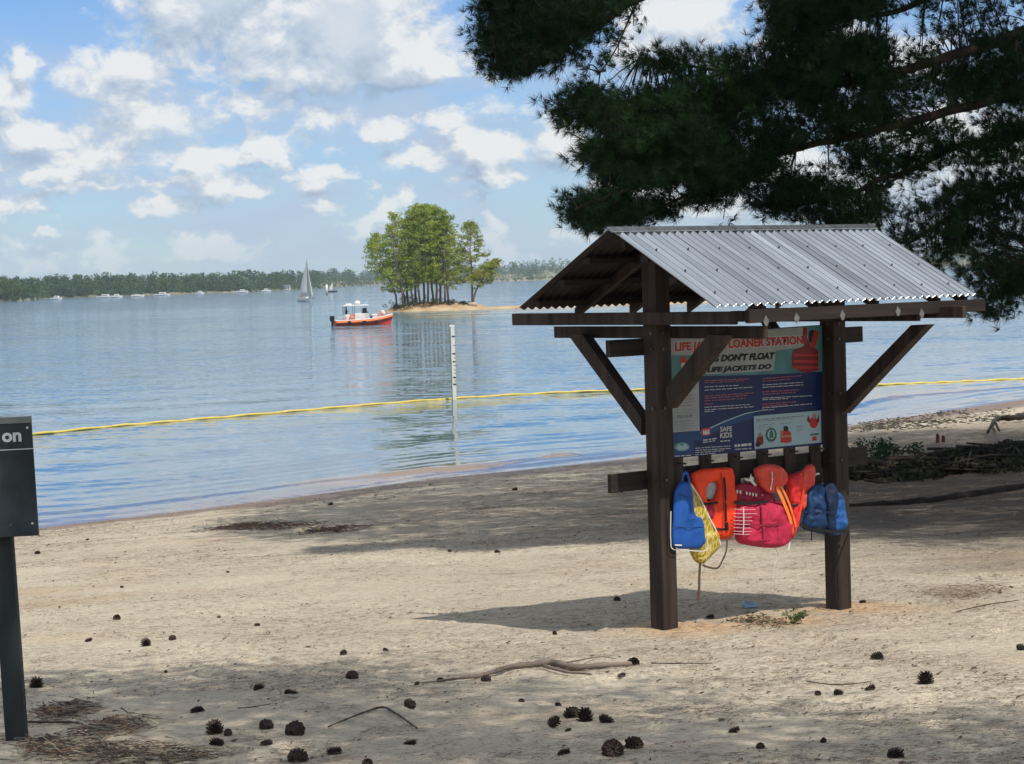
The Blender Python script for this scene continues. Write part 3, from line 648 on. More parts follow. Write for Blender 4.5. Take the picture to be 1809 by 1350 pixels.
class Hang:
    """frame of a thing hanging at the rail: origin at its top point"""
    def __init__(s, name, px, py, v, label, cat, group=None):
        u, z = Kv(px, py, v); s.o = kw(u, v, z); s.u, s.v, s.z = u, v, z
        s.root = empty(name, s.o, KA); tag(s.root, label, cat, group)
    def loc(s, u, v, z): return (u-s.u, -(v-s.v), z-s.z)
    def pad(s, name, outline, v, thick, mat, hole=None, fold=.0, sm=1, parent=None, n=72, rings=12, seed=0, hump=.8):
        """cushioned panel: outline in zoom pixels, optional hole; both faces bulge and crumple"""
        O = [J(x, y, v) for x, y in outline]; O = resample(smooth_poly(O, sm), n); c = sum(O, Vector((0, 0)))/n
        if hole: H = [J(x, y, v) for x, y in hole]; H = resample(smooth_poly(H, 2), n)
        else: H = [c+(p-c)*.02 for p in O]
        if hole:      # line the inner ring up with the outer
            a0 = math.atan2(*(O[0]-c)); H = sorted(H, key=lambda q: 0) ; k0 = min(range(n), key=lambda i: abs(math.atan2(math.sin(math.atan2(*(H[i]-c))-a0), math.cos(math.atan2(*(H[i]-c))-a0)))); H = H[k0:]+H[:k0]
        V = []; Fq = []
        for side in (1, -1):
            for r_ in range(rings+1):
                t = r_/rings; prof = (1-(1-t)**6)**.5 if not hole else 0
                if hole: prof = max(0, 1-abs(2*t-1)**4)**.5
                for i in range(n):
                    q = O[i]*(1-t)+H[i]*t
                    wr = (float(fbm(q.x*15+seed, q.y*9+seed*3, 4, seed))*fold*2.6+float(fbm(q.x*5+q.y*3+seed, q.y*22+seed*3, 3, seed+40))*fold*1.5)*prof
                    V.append(s.loc(q.x, v+side*prof*thick*.5+wr+prof*hump*thick*(float(fbm(q.x*4+seed, q.y*4, 2, seed+5))), q.y))
        R = (rings+1)*n
        for sd in (0, 1):
            for r_ in range(rings):
                for i in range(n):
                    a_ = sd*R+r_*n+i; b_ = sd*R+r_*n+(i+1) % n; f_ = (a_, b_, b_+n, a_+n); Fq.append(f_ if sd else f_[::-1])
        m_ = MB(); m_.add(V, Fq); o = m_.build(name, mat, parent if parent is not None else s.root, smooth=True); return o
    def strap(s, name, pts, v, w, mat, parent=None, r=None):
        Q = [s.loc(*(lambda a: (a[0], p[2] if len(p) > 2 else v, a[1]))(J(p[0], p[1], v))) for p in pts]
        P3 = [Vector(q) for q in Q]; out = []
        for i in range(len(P3)-1):
            p0 = P3[max(i-1, 0)]; p1 = P3[i]; p2 = P3[i+1]; p3 = P3[min(i+2, len(P3)-1)]
            for k in range(5):
                t = k/5; out.append(.5*((2*p1)+(-p0+p2)*t+(2*p0-5*p1+4*p2-p3)*t*t+(-p0+3*p1-3*p2+p3)*t**3))
        out.append(P3[-1]); m_ = MB(); V = []; nrm = Vector((0, 1, 0))
        for i, p in enumerate(out):
            t = (out[min(i+1, len(out)-1)]-out[max(i-1, 0)]); t = t.normalized() if t.length > 0 else Vector((0, 0, 1)); sdv = t.cross(nrm).normalized()*(w/2)
            V += [p-sdv-nrm*.0015, p+sdv-nrm*.0015, p+sdv+nrm*.0015, p-sdv+nrm*.0015]
        Fq = [(0, 1, 2, 3)]
        for i in range(len(out)-1):
            for j in range(4): Fq.append((i*4+j, i*4+(j+1) % 4, i*4+4+(j+1) % 4, i*4+4+j))
        Fq.append((len(V)-4, len(V)-1, len(V)-2, len(V)-3)); m_.add(V, Fq); return m_.build(name, mat, parent if parent is not None else s.root)
M_bl = fabric('nylon_blue', (.012, .085, .36)); M_nv = fabric('nylon_navy', (.004, .015, .05)); M_or = fabric('nylon_orange', (.80, .055, .012)); M_mg = fabric('nylon_magenta', (.42, .018, .060))
M_mr = fabric('mesh_maroon', (.25, .012, .04)); M_co = fabric('nylon_coral', (.62, .075, .055)); M_rd = fabric('nylon_red', (.66, .030, .030)); M_lb = fabric('nylon_royal_blue', (.012, .08, .26)); M_lb2 = fabric('nylon_deep_blue', (.004, .030, .10)); M_wb = P('webbing_black', (.012, .012, .014), .7)
M_wt = P('piping_white', (.62, .62, .59), .6); M_stb = P('stitched_pink', (.62, .36, .42), .7); M_wbr = P('webbing_brown', (.09, .055, .045), .8); M_os = P('webbing_orange', (.85, .20, .04), .7)
def yellow_mat():
    m = P('patterned_yellow_nylon', (.55, .40, .03), .6); nt = m.node_tree; N = nt.nodes; L = nt.links
    tc = N.new('ShaderNodeTexCoord'); mp = N.new('ShaderNodeMapping'); mp.inputs['Scale'].default_value = (38, 38, 17); mp.inputs['Rotation'].default_value = (0, .5, 0); n = N.new('ShaderNodeTexVoronoi'); n.feature = 'DISTANCE_TO_EDGE'; n.inputs['Scale'].default_value = 1
    L.new(tc.outputs['Object'], mp.inputs[0]); L.new(mp.outputs[0], n.inputs['Vector']); cr = N.new('ShaderNodeValToRGB'); e = cr.color_ramp.elements
    e[0].position = .02; e[0].color = (.55, .52, .30, 1); e[1].position = .09; e[1].color = (.52, .36, .012, 1); k = e.new(.32); k.color = (.30, .24, .02, 1)
    L.new(n.outputs['Distance'], cr.inputs[0]); L.new(cr.outputs[0], N['Principled BSDF'].inputs['Base Color']); return m
M_ye = yellow_mat()
M_sm = P('seam_thread', (.02, .02, .025), .8)
# yellow patterned vest behind the blue one
h = Hang('yellow_life_vest', *zj(240, 190), .055, 'yellow patterned life vest with a white edge hanging partly behind the plain blue vest', 'life jacket', 'life jackets hanging in the kiosk')
h.pad('vest_panel', [(215, 240), (248, 250), (300, 350), (375, 500), (420, 590), (456, 690), (380, 770), (318, 828), (262, 800), (232, 735), (190, 600), (180, 400)], .055, .045, M_ye, fold=.02, seed=3)
h.strap('edge_piping', [(246, 262, .078), (305, 360, .082), (376, 508, .084), (418, 590, .084), (452, 688, .08)], .082, .010, M_wt)
h.strap('hanging_strap', [(305, 820), (300, 900), (298, 990), (290, 1078)], .055, .022, M_wbr)
h.strap('strap_loop', [(325, 828, .05), (370, 845, .06), (425, 848, .06), (455, 800, .06), (490, 735, .05), (505, 660, .04), (512, 610, .03)], .055, .014, M_wbr)
# plain blue vest, leftmost
h = Hang('blue_life_vest', *zj(200, 236), .105, 'plain bright blue life vest with white piping, leftmost against the near post', 'life jacket', 'life jackets hanging in the kiosk')
bp_ = h.pad('vest_panel', [(172, 240), (232, 246), (248, 300), (262, 480), (330, 500), (346, 716), (112, 712), (108, 640), (122, 320), (150, 262)], .105, .042, M_bl, fold=.008, seed=1, sm=1, hump=.15)
h.strap('piping', [(100, 450), (98, 560), (99, 650), (112, 714), (200, 722), (346, 724), (352, 640)], .108, .007, M_wt)
h.strap('seam', [(150, 330, .128), (190, 340, .130), (236, 352, .127)], .13, .003, M_nv); h.strap('seam', [(128, 560, .129), (220, 566, .130), (330, 560, .127)], .13, .003, M_nv)
h.pad('maker_label', [(128, 682), (178, 684), (178, 694), (128, 692)], .130, .002, M_wt, sm=0)
h.strap('shoulder_loop', [(178, 246), (190, 190), (214, 186), (232, 250)], .095, .02, M_bl)
# orange keyhole vest
h = Hang('orange_life_jacket', *zj(420, 145), .010, 'bright orange keyhole life jacket with black buckle straps beside the yellow one', 'life jacket', 'life jackets hanging in the kiosk')
h.pad('vest_panel', [(238, 192), (300, 156), (400, 148), (500, 140), (545, 155), (548, 400), (542, 645), (430, 650), (372, 600), (330, 470), (262, 330)], .010, .07, M_or, hole=[(330, 345), (335, 290), (370, 250), (410, 235), (430, 262), (422, 320), (392, 372), (350, 385)], fold=.014, seed=7, n=72)
h.pad('inner_lining', [(318, 350), (325, 285), (370, 240), (425, 232), (432, 300), (395, 380)], -.012, .012, P('grey_foam', (.35, .37, .37), .7, noise=(30, 3, .3)), seed=4)
h.strap('waist_strap', [(300, 395, .04), (345, 400, .055), (390, 392, .057), (430, 388, .055)], .055, .016, M_wb)
h.pad('dark_panel', [(345, 400), (395, 390), (402, 470), (385, 510), (352, 480)], .040, .03, M_mr, seed=5)
h.strap('seam', [(450, 175, .048), (462, 300, .050), (468, 450, .050), (460, 620, .046)], .048, .003, M_mr); h.strap('shoulder_strap', [(470, 150, .030), (478, 250, .052), (482, 400, .054), (486, 520, .053)], .05, .016, M_wb)
h.strap('buckle_strap', [(418, 572), (460, 576), (500, 574)], .050, .014, M_wb)
h.pad('buckle', [(480, 530), (500, 524), (504, 585), (484, 588)], .054, .014, M_wb, sm=0)
# magenta vest
h = Hang('magenta_life_jacket', *zj(700, 260), .045, 'large magenta life jacket with a maroon mesh top and white stitched bars, in the middle', 'life jacket', 'life jackets hanging in the kiosk')
h.pad('mesh_shoulder', [(548, 262), (620, 250), (760, 250), (800, 300), (835, 390), (760, 405), (550, 400)], .035, .06, M_mr, fold=.02, seed=9)
h.pad('vest_panel', [(548, 392), (650, 398), (770, 384), (860, 372), (905, 420), (940, 545), (935, 660), (870, 705), (760, 708), (640, 690), (548, 668)], .045, .115, M_mg, fold=.03, seed=11, sm=2)
h.strap('zip_seam', [(742, 395, .10), (738, 500, .112), (746, 600, .112), (752, 700, .098)], .11, .012, M_mr)
h.strap('chest_band', [(552, 388, .075), (650, 396, .085), (775, 384, .083)], .08, .022, M_wb)
for k, (y, x1) in enumerate(((435, 690), (465, 700), (490, 660), (515, 668), (540, 650), (565, 655), (590, 660), (610, 650))):
    h.strap('white_bar', [(553, y, .088), (600, y+2, .105), (x1, y+2, .112)], .107, .0042, M_stb)
h.strap('white_bar', [(612, 425, .106), (610, 520, .112), (608, 615, .108)], .11, .008, M_wt)
for k in range(9):
    x = 560+k*22; h.pad('size_marking', [(x, 300+k*4), (x+12, 298+k*4), (x+13, 322+k*4), (x+2, 326+k*4)], .068, .003, M_wt, sm=0, n=12, rings=2) if k not in (2, 7) else None
h.pad('lace_tie', [(610, 215), (650, 228), (660, 180), (672, 210), (686, 206), (680, 240), (708, 268), (690, 280), (655, 240), (625, 236)], .070, .01, M_wt, sm=0, n=40, rings=2)
h.strap('seam', [(600, 640, .10), (720, 655, .110), (860, 640, .105), (920, 600, .085)], .1, .004, M_mr); h.strap('seam', [(850, 410, .095), (842, 500, .108), (850, 640, .104)], .1, .004, M_mr); h.strap('waist_strap', [(552, 540, .088), (700, 548, .112), (850, 540, .112), (934, 530, .09)], .1, .016, M_mr)
h.strap('hanging_cord', [(830, 700, .04), (852, 760, .04), (828, 830, .04), (818, 910, .04), (812, 980, .04)], .04, .004, M_wt)
h.strap('hanging_cord', [(932, 655, .05), (930, 690, .05), (925, 722, .05)], .05, .016, M_wt)
# coral vest slung over the top
h = Hang('coral_life_jacket', *zj(790, 118), .085, 'faded coral life jacket bunched over the top of the magenta one', 'life jacket', 'life jackets hanging in the kiosk')
h.pad('collar', [(690, 150), (740, 120), (820, 118), (880, 140), (912, 190), (905, 250), (850, 300), (790, 330), (745, 280), (700, 210)], .085, .085, M_co, fold=.03, seed=13, sm=2)
h.strap('white_tie', [(806, 172, .14), (808, 230, .14), (802, 300, .13)], .135, .008, M_wt)
h.strap('orange_strap', [(842, 280, .115), (878, 360, .118), (920, 460, .116), (950, 540, .108), (968, 600, .09), (965, 640, .06)], .115, .030, M_os)
h.strap('orange_strap', [(868, 270, .11), (905, 340, .112), (948, 450, .11), (984, 560, .10)], .11, .018, M_os)
# red vest, right of the coral one
h = Hang('red_life_jacket', *zj(1060, 118), .060, 'bright red life jacket folded lengthwise between the coral one and the far post', 'life jacket', 'life jackets hanging in the kiosk')
h.pad('vest_panel', [(908, 205), (960, 180), (1000, 172), (1005, 260), (1000, 420), (985, 560), (958, 655), (938, 600), (925, 420), (912, 300)], .070, .07, M_rd, fold=.03, seed=17)
h.pad('vest_panel', [(1005, 190), (1045, 128), (1085, 112), (1102, 150), (1095, 250), (1050, 380), (1012, 470), (1000, 400), (1002, 280)], .050, .06, M_co, fold=.03, seed=19)
h.strap('waist_strap', [(916, 400, .095), (955, 410, .112), (998, 405, .105)], .11, .016, M_wb); h.strap('seam', [(955, 200, .105), (960, 320, .110), (955, 560, .108)], .11, .004, M_mr)
h.strap('side_strap', [(1010, 180, .10), (1030, 280, .10), (1020, 400, .095), (995, 560, .09)], .1, .018, M_or)
h.strap('pale_tie', [(1098, 205, .05), (1120, 190, .05), (1142, 186, .05)], .05, .012, M_wt)
# blue vest across the far post
h = Hang('navy_life_jacket', *zj(1150, 250), .105, 'crumpled dark blue life jacket wrapped round the far post of the kiosk', 'life jacket', 'life jackets hanging in the kiosk')
h.pad('vest_panel', [(1095, 262), (1150, 248), (1205, 300), (1205, 450), (1200, 618), (1110, 600), (1008, 572), (1040, 440), (1055, 330)], .075, .07, M_lb2, fold=.035, seed=23)
h.pad('vest_panel', [(1238, 330), (1275, 310), (1322, 360), (1328, 480), (1310, 610), (1250, 622), (1200, 600), (1205, 420)], .112, .05, M_lb, fold=.035, seed=25)
h.pad('dark_middle', [(1182, 250), (1240, 240), (1262, 340), (1245, 470), (1250, 640), (1190, 620), (1180, 430)], .105, .05, M_nv, fold=.02, seed=27)
h.strap('waist_strap', [(1012, 545, .105), (1100, 570, .118), (1200, 590, .145), (1312, 588, .15)], .115, .022, M_wb)
h.strap('chest_strap', [(1030, 450, .105), (1110, 460, .12), (1200, 455, .14)], .115, .014, M_nv)
h.strap('hanging_strap', [(1306, 590, .15), (1308, 680, .10), (1282, 800, .085), (1262, 930, .08), (1275, 1090, .08)], .09, .014, M_wb)
h.strap('hanging_strap', [(1088, 590, .09), (1086, 655, .09)], .09, .012, M_wb)

# ------------------------------------------------------------------ park sign at the left edge
g0 = gpt(30, 1306); sg_ = empty('park_sign', (g0.x, g0.y, g0.z), .06)
tag(sg_, 'dark slate park notice board on a dark post, cut by the left edge', 'sign')
M_slate = P('slate_paint', (.022, .032, .038), .6, noise=(5, 9, .5), bump=(60, 4, .0006)); M_slp = P('post_paint', (.020, .028, .030), .7, noise=(8, 5, .4), stretch=(1, 1, .15), bump=(40, 3, .002)); M_let = P('lettering_pale', (.50, .54, .55), .6); M_cap = P('board_edge', (.14, .155, .155), .6)
Ys = g0.y
def sl(px, py, dy=0):
    q = dpt(px, py, Ys+dy); return (q.x-g0.x, q.y-g0.y, q.z-g0.z)
m_ = MB(); a_ = sl(-14, 900, -.01); 
p0 = sl(17, 1400, 0); p1 = sl(2, 940, 0)
dx = -.0
m_.add([(x+ox, y_, z) for z, ox in ((-.35, .012), (1.09, -.034)) for y_ in (-.045, .045) for x in (-.052, .052)], [(0, 2, 3, 1), (4, 5, 7, 6), (0, 1, 5, 4), (2, 6, 7, 3), (0, 4, 6, 2), (1, 3, 7, 5)])
m_.build('post', M_slp, sg_, bevel=.005)
tl = sl(53, 736, -.06); bl = sl(67, 946, -.06); W_ = .86
q = [(bl[0]-W_, bl[2]-.015), (bl[0], bl[2]), (tl[0], tl[2]), (tl[0]-W_, tl[2]-.015)]
MB().prism(q, lambda a, b, t: (a, t, b), -.048, -.078).build('board', M_slate, sg_, bevel=.003)
brd = sg_.children[-1]
MB().prism([(tl[0]-W_, tl[2]-.013), (tl[0], tl[2]+.002), (tl[0]+.001, tl[2]-.030), (tl[0]-W_, tl[2]-.045)], lambda a, b, t: (a, t, b), -.044, -.082).build('top_edge', M_cap, brd)
r1 = sl(58, 792, -.08); MB().prism([(r1[0]-W_, r1[2]-.017), (r1[0], r1[2]), (r1[0], r1[2]-.004), (r1[0]-W_, r1[2]-.021)], lambda a, b, t: (a, t, b), -.0775, -.080).build('ruled_line', M_let, brd)
t0 = sl(2, 782, -.08); t1 = sl(36, 780, -.08); t2 = sl(2, 765, -.08)
text_obj('lettering', 'on', M_let, brd, (t0[0], -.079, t0[2]), (1, 0, .012), (0, 0, 1), t1[0]-t0[0], t2[2]-t0[2], (0, -1, 0), .035, .0012)
for px, py in ((46, 756), (55, 925), (17, 928)):
    c_ = sl(px, py, -.08); MB().tube([(c_[0], -.077, c_[2]), (c_[0], -.082, c_[2])], .006, 10).build('screw', M_let if px != 17 else M_bolt, brd)
# ------------------------------------------------------------------ foliage helpers
def unit(v): return v/np.maximum(np.linalg.norm(v, axis=-1, keepdims=True), 1e-9)
def needles(pos, dirs, n, ln, wd, spread=.9, rng=RNG):
    """a brush of n thin needles at every tuft position, fanned about its direction"""
    k = len(pos); d = np.repeat(dirs, n, 0)+rng.normal(0, spread*.5, (k*n, 3)); d = unit(d)
    L_ = ln*rng.uniform(.75, 1.15, (k*n, 1)); b = np.repeat(pos, n, 0)+d*L_*rng.uniform(0, .25, (k*n, 1))
    s = unit(np.cross(d, rng.normal(0, 1, (k*n, 3))))*wd*.5
    V = np.stack([b-s, b+s, b+d*L_], 1).reshape(-1, 3); return V, np.arange(len(V)).reshape(-1, 3)
def leaves(cent, rad, n, size, rng=RNG, flatz=.7):
    k = len(cent); o = unit(rng.normal(0, 1, (k*n, 3)))*rng.uniform(.35, 1, (k*n, 1))**.5*np.repeat(rad, n)[:, None]; o[:, 2] *= flatz
    p = np.repeat(cent, n, 0)+o; a_ = unit(rng.normal(0, 1, (k*n, 3))); b_ = unit(np.cross(a_, rng.normal(0, 1, (k*n, 3)))); s = size*rng.uniform(.6, 1.3, (k*n, 1))
    V = np.stack([p-a_*s*.5, p+b_*s*.35, p+a_*s*.5], 1).reshape(-1, 3); return V, np.arange(len(V)).reshape(-1, 3)
def inpoly(P_, poly):
    x, y = P_[:, 0], P_[:, 1]; r_ = np.zeros(len(P_), bool); n = len(poly)
    for i in range(n):
        x0, y0 = poly[i]; x1, y1 = poly[(i+1) % n]; c = ((y0 > y) != (y1 > y)) & (x < (x1-x0)*(y-y0)/((y1-y0) or 1e-9)+x0); r_ ^= c
    return r_
def catmull(P3, k=6):
    P3 = [Vector(p) for p in P3]; out = []
    for i in range(len(P3)-1):
        p0 = P3[max(i-1, 0)]; p1 = P3[i]; p2 = P3[i+1]; p3 = P3[min(i+2, len(P3)-1)]
        for j in range(k):
            t = j/k; out.append(.5*((2*p1)+(-p0+p2)*t+(2*p0-5*p1+4*p2-p3)*t*t+(-p0+3*p1-3*p2+p3)*t**3))
    return out+[P3[-1]]
M_bark = P('pine_bark', (.030, .022, .018), .9, noise=(5, 6, .5), stretch=(1, 1, .3), bump=(9, 5, .03))
M_barki = P('pine_trunk_pale', (.22, .18, .15), .9, noise=(1.2, 4, .45), stretch=(1, 1, .3))
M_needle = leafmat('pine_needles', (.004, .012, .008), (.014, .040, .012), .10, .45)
M_leafi = leafmat('island_pine_needles', (.19, .26, .04), (.42, .48, .09), .42, .5)
M_leafg = leafmat('island_pale_foliage', (.22, .27, .05), (.42, .43, .10), .35, .5)
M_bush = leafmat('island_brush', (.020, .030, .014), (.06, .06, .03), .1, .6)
M_far = leafmat('far_forest', (.024, .066, .034), (.07, .13, .05), .15, .05)

SHADE_CANOPY = [(-.3, 27.8), (2, 22.8), (4.9, 19.6), (8.8, 16.4), (11, 16), (19, 39), (15, 56), (4.3, 49), (.3, 43)]  # outline of unseen foliage, shaped from the shade wanted on the sand
def canopy(n, rg, y0, y1):
    """unseen high sprays added above the frame to cast shade, between y0 and y1"""
    out = []
    while len(out) < n:
        q = np.stack([rg.uniform(-1.5, 19, 600), rg.uniform(y0, y1, 600)], 1); q = q+0; ok = inpoly(q+rg.normal(0, .35, q.shape), SHADE_CANOPY) & (vnoise(q[:, 0]*.9, q[:, 1]*.9, 13)+.35*vnoise(q[:, 0]*3, q[:, 1]*3, 14) > .26)
        for x, y in q[ok]: out.append((x, y, 8+rg.uniform(-.9, 1.2)))
    return np.array(out[:n])
# ------------------------------------------------------------------ the big pine whose boughs hang into the frame from the right
def big_pine():
    root = empty('pine_tree', (11.5, 25.5, float(gz(11.5, 25.5)))); o = np.array(root.location)
    tag(root, 'big dark pine whose long drooping boughs fill the top right above the kiosk roof', 'tree')
    L3 = lambda v: Vector(np.array(v)-o)
    m_ = MB(); m_.tube([L3((11.5, 25.5, -3.6)), L3((11.45, 25.5, -1)), L3((11.3, 25.4, 3)), L3((11.5, 25.6, 8)), L3((11.3, 25.5, 14))], [.36, .30, .26, .20, .08], 14); m_.build('trunk', M_bark, root, smooth=True)
    limbs = [  # photo x, y, distance from the camera
        ([(1950, -260, 25.4), (1600, -150, 24.6), (1330, -70, 24), (1126, 0, 23.6), (1039, 60, 23.4), (984, 84, 23.3), (925, 100, 23.2), (868, 110, 23.2)], .07),
        ([(1330, -70, 24), (1180, -60, 23.8), (1040, -10, 23.7), (900, 20, 23.6), (860, 60, 23.6)], .03),
        ([(1123, 10, 23.7), (1105, 50, 23.5), (1085, 90, 23.4), (1060, 128, 23.4)], .015),
        ([(1950, -20, 25.2), (1809, 50, 24.8), (1680, 95, 24.5), (1560, 130, 24.3), (1400, 160, 24.0), (1250, 180, 23.8), (1120, 190, 23.6), (1000, 185, 23.5)], .075),
        ([(1400, 160, 24.0), (1300, 130, 24.4), (1200, 115, 24.6), (1130, 110, 24.7)], .03),
        ([(1250, 180, 23.8), (1150, 240, 23.4), (1060, 260, 23.3), (1000, 235, 23.2)], .025),
        ([(1960, 80, 25.4), (1809, 150, 25.0), (1650, 200, 24.6), (1500, 240, 24.2), (1350, 280, 23.8), (1200, 310, 23.5), (1090, 340, 23.3), (1015, 375, 23.2)], .07),
        ([(1350, 280, 23.8), (1220, 340, 23.6), (1130, 380, 23.5), (1050, 395, 23.4)], .025),
        ([(1960, 200, 25.4), (1809, 235, 25.0), (1700, 250, 24.9), (1600, 300, 24.6), (1500, 340, 24.4), (1420, 365, 24.3), (1370, 375, 24.2)], .05),
        ([(1600, 300, 24.6), (1540, 350, 24.3), (1500, 390, 24.2), (1440, 400, 24.1)], .02),
        ([(1960, 260, 25.6), (1809, 320, 25.2), (1720, 350, 25.0), (1650, 395, 24.9), (1600, 425, 24.8), (1560, 420, 24.7)], .05),
        ([(1960, 400, 25.2), (1860, 430, 24.8), (1800, 470, 24.5), (1770, 505, 24.3), (1735, 545, 24.2)], .03),
        ([(1950, -160, 25.6), (1750, -60, 25.4), (1600, 10, 25.2), (1480, 40, 25.0), (1390, 40, 24.9)], .06),
        ([(1950, 20, 26.5), (1850, 60, 26.3), (1700, 170, 26), (1620, 240, 25.8)], .05)]
    samp = []
    for pts, r_ in limbs:
        W_ = catmull([dpt(x, y, d) for x, y, d in pts], 8); n = len(W_)
        W_ = [w+Vector((0, 0, float(fbm(np.float64(w.x*1.3), np.float64(w.y), 3, 77))*.16)) for w in W_]
        m_ = MB(); m_.tube([L3(w) for w in W_], [max(.008, r_*(1-.85*i/n)) for i in range(n)], 7); m_.build('limb', M_bark, root, smooth=True)
        samp += [np.array(w) for w in W_]
    # each limb meets the trunk
    for (a_, z_) in ((limbs[0][0][0], 4.2), (limbs[3][0][0], 2.4), (limbs[6][0][0], 1.4), (limbs[8][0][0], .6), (limbs[10][0][0], .2), (limbs[11][0][0], -.3), (limbs[12][0][0], 3.2), (limbs[13][0][0], 2.2)):
        m_ = MB(); p0 = dpt(*a_); p1 = Vector((11.4, 25.5, z_)); m_.tube([L3(p0), L3((p0+p1)/2+Vector((0, 0, .12))), L3(p1)], [.065, .09, .12], 8); m_.build('limb', M_bark, root, smooth=True)
    samp = np.array(samp)
    polys = [([(862, -20), (858, 60), (862, 118), (878, 136), (930, 134), (962, 112), (1000, 74), (1060, 40), (1110, -20)], 450, 23.5, .5),
             ([(960, 128), (1060, 70), (1128, 5), (1112, 90), (1066, 134)], 16, 23.5, .2),
             ([(972, 172), (985, 214), (1042, 238), (1120, 262), (1330, 262), (1560, 200), (1560, -20), (1350, -20), (1362, 55), (1300, 95), (1150, 92), (1128, 110), (1170, 150), (1100, 172), (1050, 152)], 1080, 24.0, .9),
             ([(1012, 268), (1060, 285), (1042, 300), (1000, 340), (1010, 390), (1046, 406), (1150, 386), (1200, 362), (1300, 340), (1366, 290), (1400, 250), (1200, 225), (1060, 255)], 700, 23.7, .6),
             ([(1370, 320), (1480, 300), (1560, 370), (1548, 400), (1450, 402), (1385, 392), (1345, 355)], 150, 24.2, .4),
             ([(1400, -20), (1400, 240), (1480, 300), (1600, 290), (1700, 220), (1830, 170), (1830, -20)], 430, 25.0, 1.1),
             ([(1545, 400), (1640, 360), (1720, 290), (1830, 250), (1830, 470), (1745, 500), (1690, 505), (1600, 435)], 300, 25.0, .7),
             ([(1740, 500), (1830, 430), (1830, 510), (1765, 560), (1722, 552)], 60, 24.3, .3),
             ([(1480, 300), (1640, 250), (1830, 215), (1830, 275), (1640, 310), (1500, 362)], 120, 24.7, .3),
             ([(1640, 120), (1830, 60), (1830, 270), (1760, 240), (1700, 200)], 150, 25.3, .8),
             ([(1200, 350), (1300, 335), (1400, 260), (1330, 390), (1235, 385)], 22, 23.8, .3)]
    holes = [(1385, 283, 34, 20), (1440, 275, 30, 16), (1225, 238, 24, 11), (1290, 226, 22, 9), (1600, 60, 40, 22), (1625, 35, 26, 16), (1690, 205, 40, 16), (1750, 190, 35, 20), (1590, 345, 24, 14), (1500, 320, 30, 16), (1180, 345, 26, 14), (1270, 355, 26, 14), (1400, 390, 30, 12), (1570, 385, 24, 16), (1670, 300, 35, 22), (1090, 330, 20, 8), (1440, 215, 26, 10), (1330, 110, 26, 10)]
    cents = []; rg = np.random.default_rng(5)
    for poly, n, yd, th in polys:
        pa = np.array(poly, float); mn, mxx = pa.min(0), pa.max(0); got = 0
        while got < n:
            q = rg.uniform(mn, mxx, (400, 2)); q = q[inpoly(q, poly)]
            for x, y in q:
                if got >= n: break
                if any(((x-hx)/rx)**2+((y-hy)/ry)**2 < 1 for hx, hy, rx, ry in holes) : continue
                if float(vnoise(np.float64(x/60.), np.float64(y/26.), 91)) < .20: continue
                cents.append(np.array(dpt(x, y, yd+rg.normal(0, th*.6)))); got += 1
    cents = np.array(cents); tw = MB(); TP = []; TD = []
    for c in cents:
        dv = samp-c; dist = np.linalg.norm(dv, axis=1)+np.where(dv[:, 0] > 0, 0, .35); j = int(np.argmin(dist)); a_ = samp[j]; d = c-a_; dl = np.linalg.norm(d)
        if dl > 1.1: a_ = c-d/dl*.9; d = c-a_
        if dl < .7 and rg.random() < .8: tw.tube([L3(a_), L3(a_*.5+c*.5+np.array([0, 0, .03])), L3(c)], [.010, .007, .004], 4, cap=False)
        out = unit(d+np.array([-.12, 0, .06])+rg.normal(0, .05, 3))
        k = rg.integers(5, 9)
        for i in range(k):
            p_ = c+rg.normal(0, 1, 3)*np.array([.11, .11, .05])-out*rg.uniform(-.05, .18); TP.append(p_-o); TD.append(unit(out*.9+rg.normal(0, .55, 3)+np.array([0, 0, .18])))
    tw.build('twigs', M_bark, root, recalc=False)
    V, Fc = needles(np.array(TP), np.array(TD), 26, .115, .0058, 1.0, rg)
    # unseen crown above the frame, spread to shade boughs and sand
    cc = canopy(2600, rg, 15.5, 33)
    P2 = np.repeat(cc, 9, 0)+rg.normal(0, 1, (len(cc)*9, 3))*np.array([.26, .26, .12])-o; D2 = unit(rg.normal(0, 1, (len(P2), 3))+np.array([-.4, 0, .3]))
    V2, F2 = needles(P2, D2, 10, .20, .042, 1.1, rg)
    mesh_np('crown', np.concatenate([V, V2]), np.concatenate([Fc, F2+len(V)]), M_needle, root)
    for ang, z_ in ((2.9, 5.0), (3.3, 6.2), (2.5, 6.8), (3.8, 5.6), (.4, 6), (1.2, 7), (5.2, 5.5)):
        L_ = 7.5 if 2 < ang < 4 else 5; e = np.array([11.4+math.cos(ang)*L_, 25.5+math.sin(ang)*L_*.7, z_+.4])
        m_ = MB(); m_.tube([L3((11.4, 25.5, z_-.8)), L3((11.4*.5+e[0]*.5, 25.5*.5+e[1]*.5, z_+.2)), L3(e)], [.11, .07, .02], 7); m_.build('limb', M_bark, root, smooth=True)
    return root
big_pine()

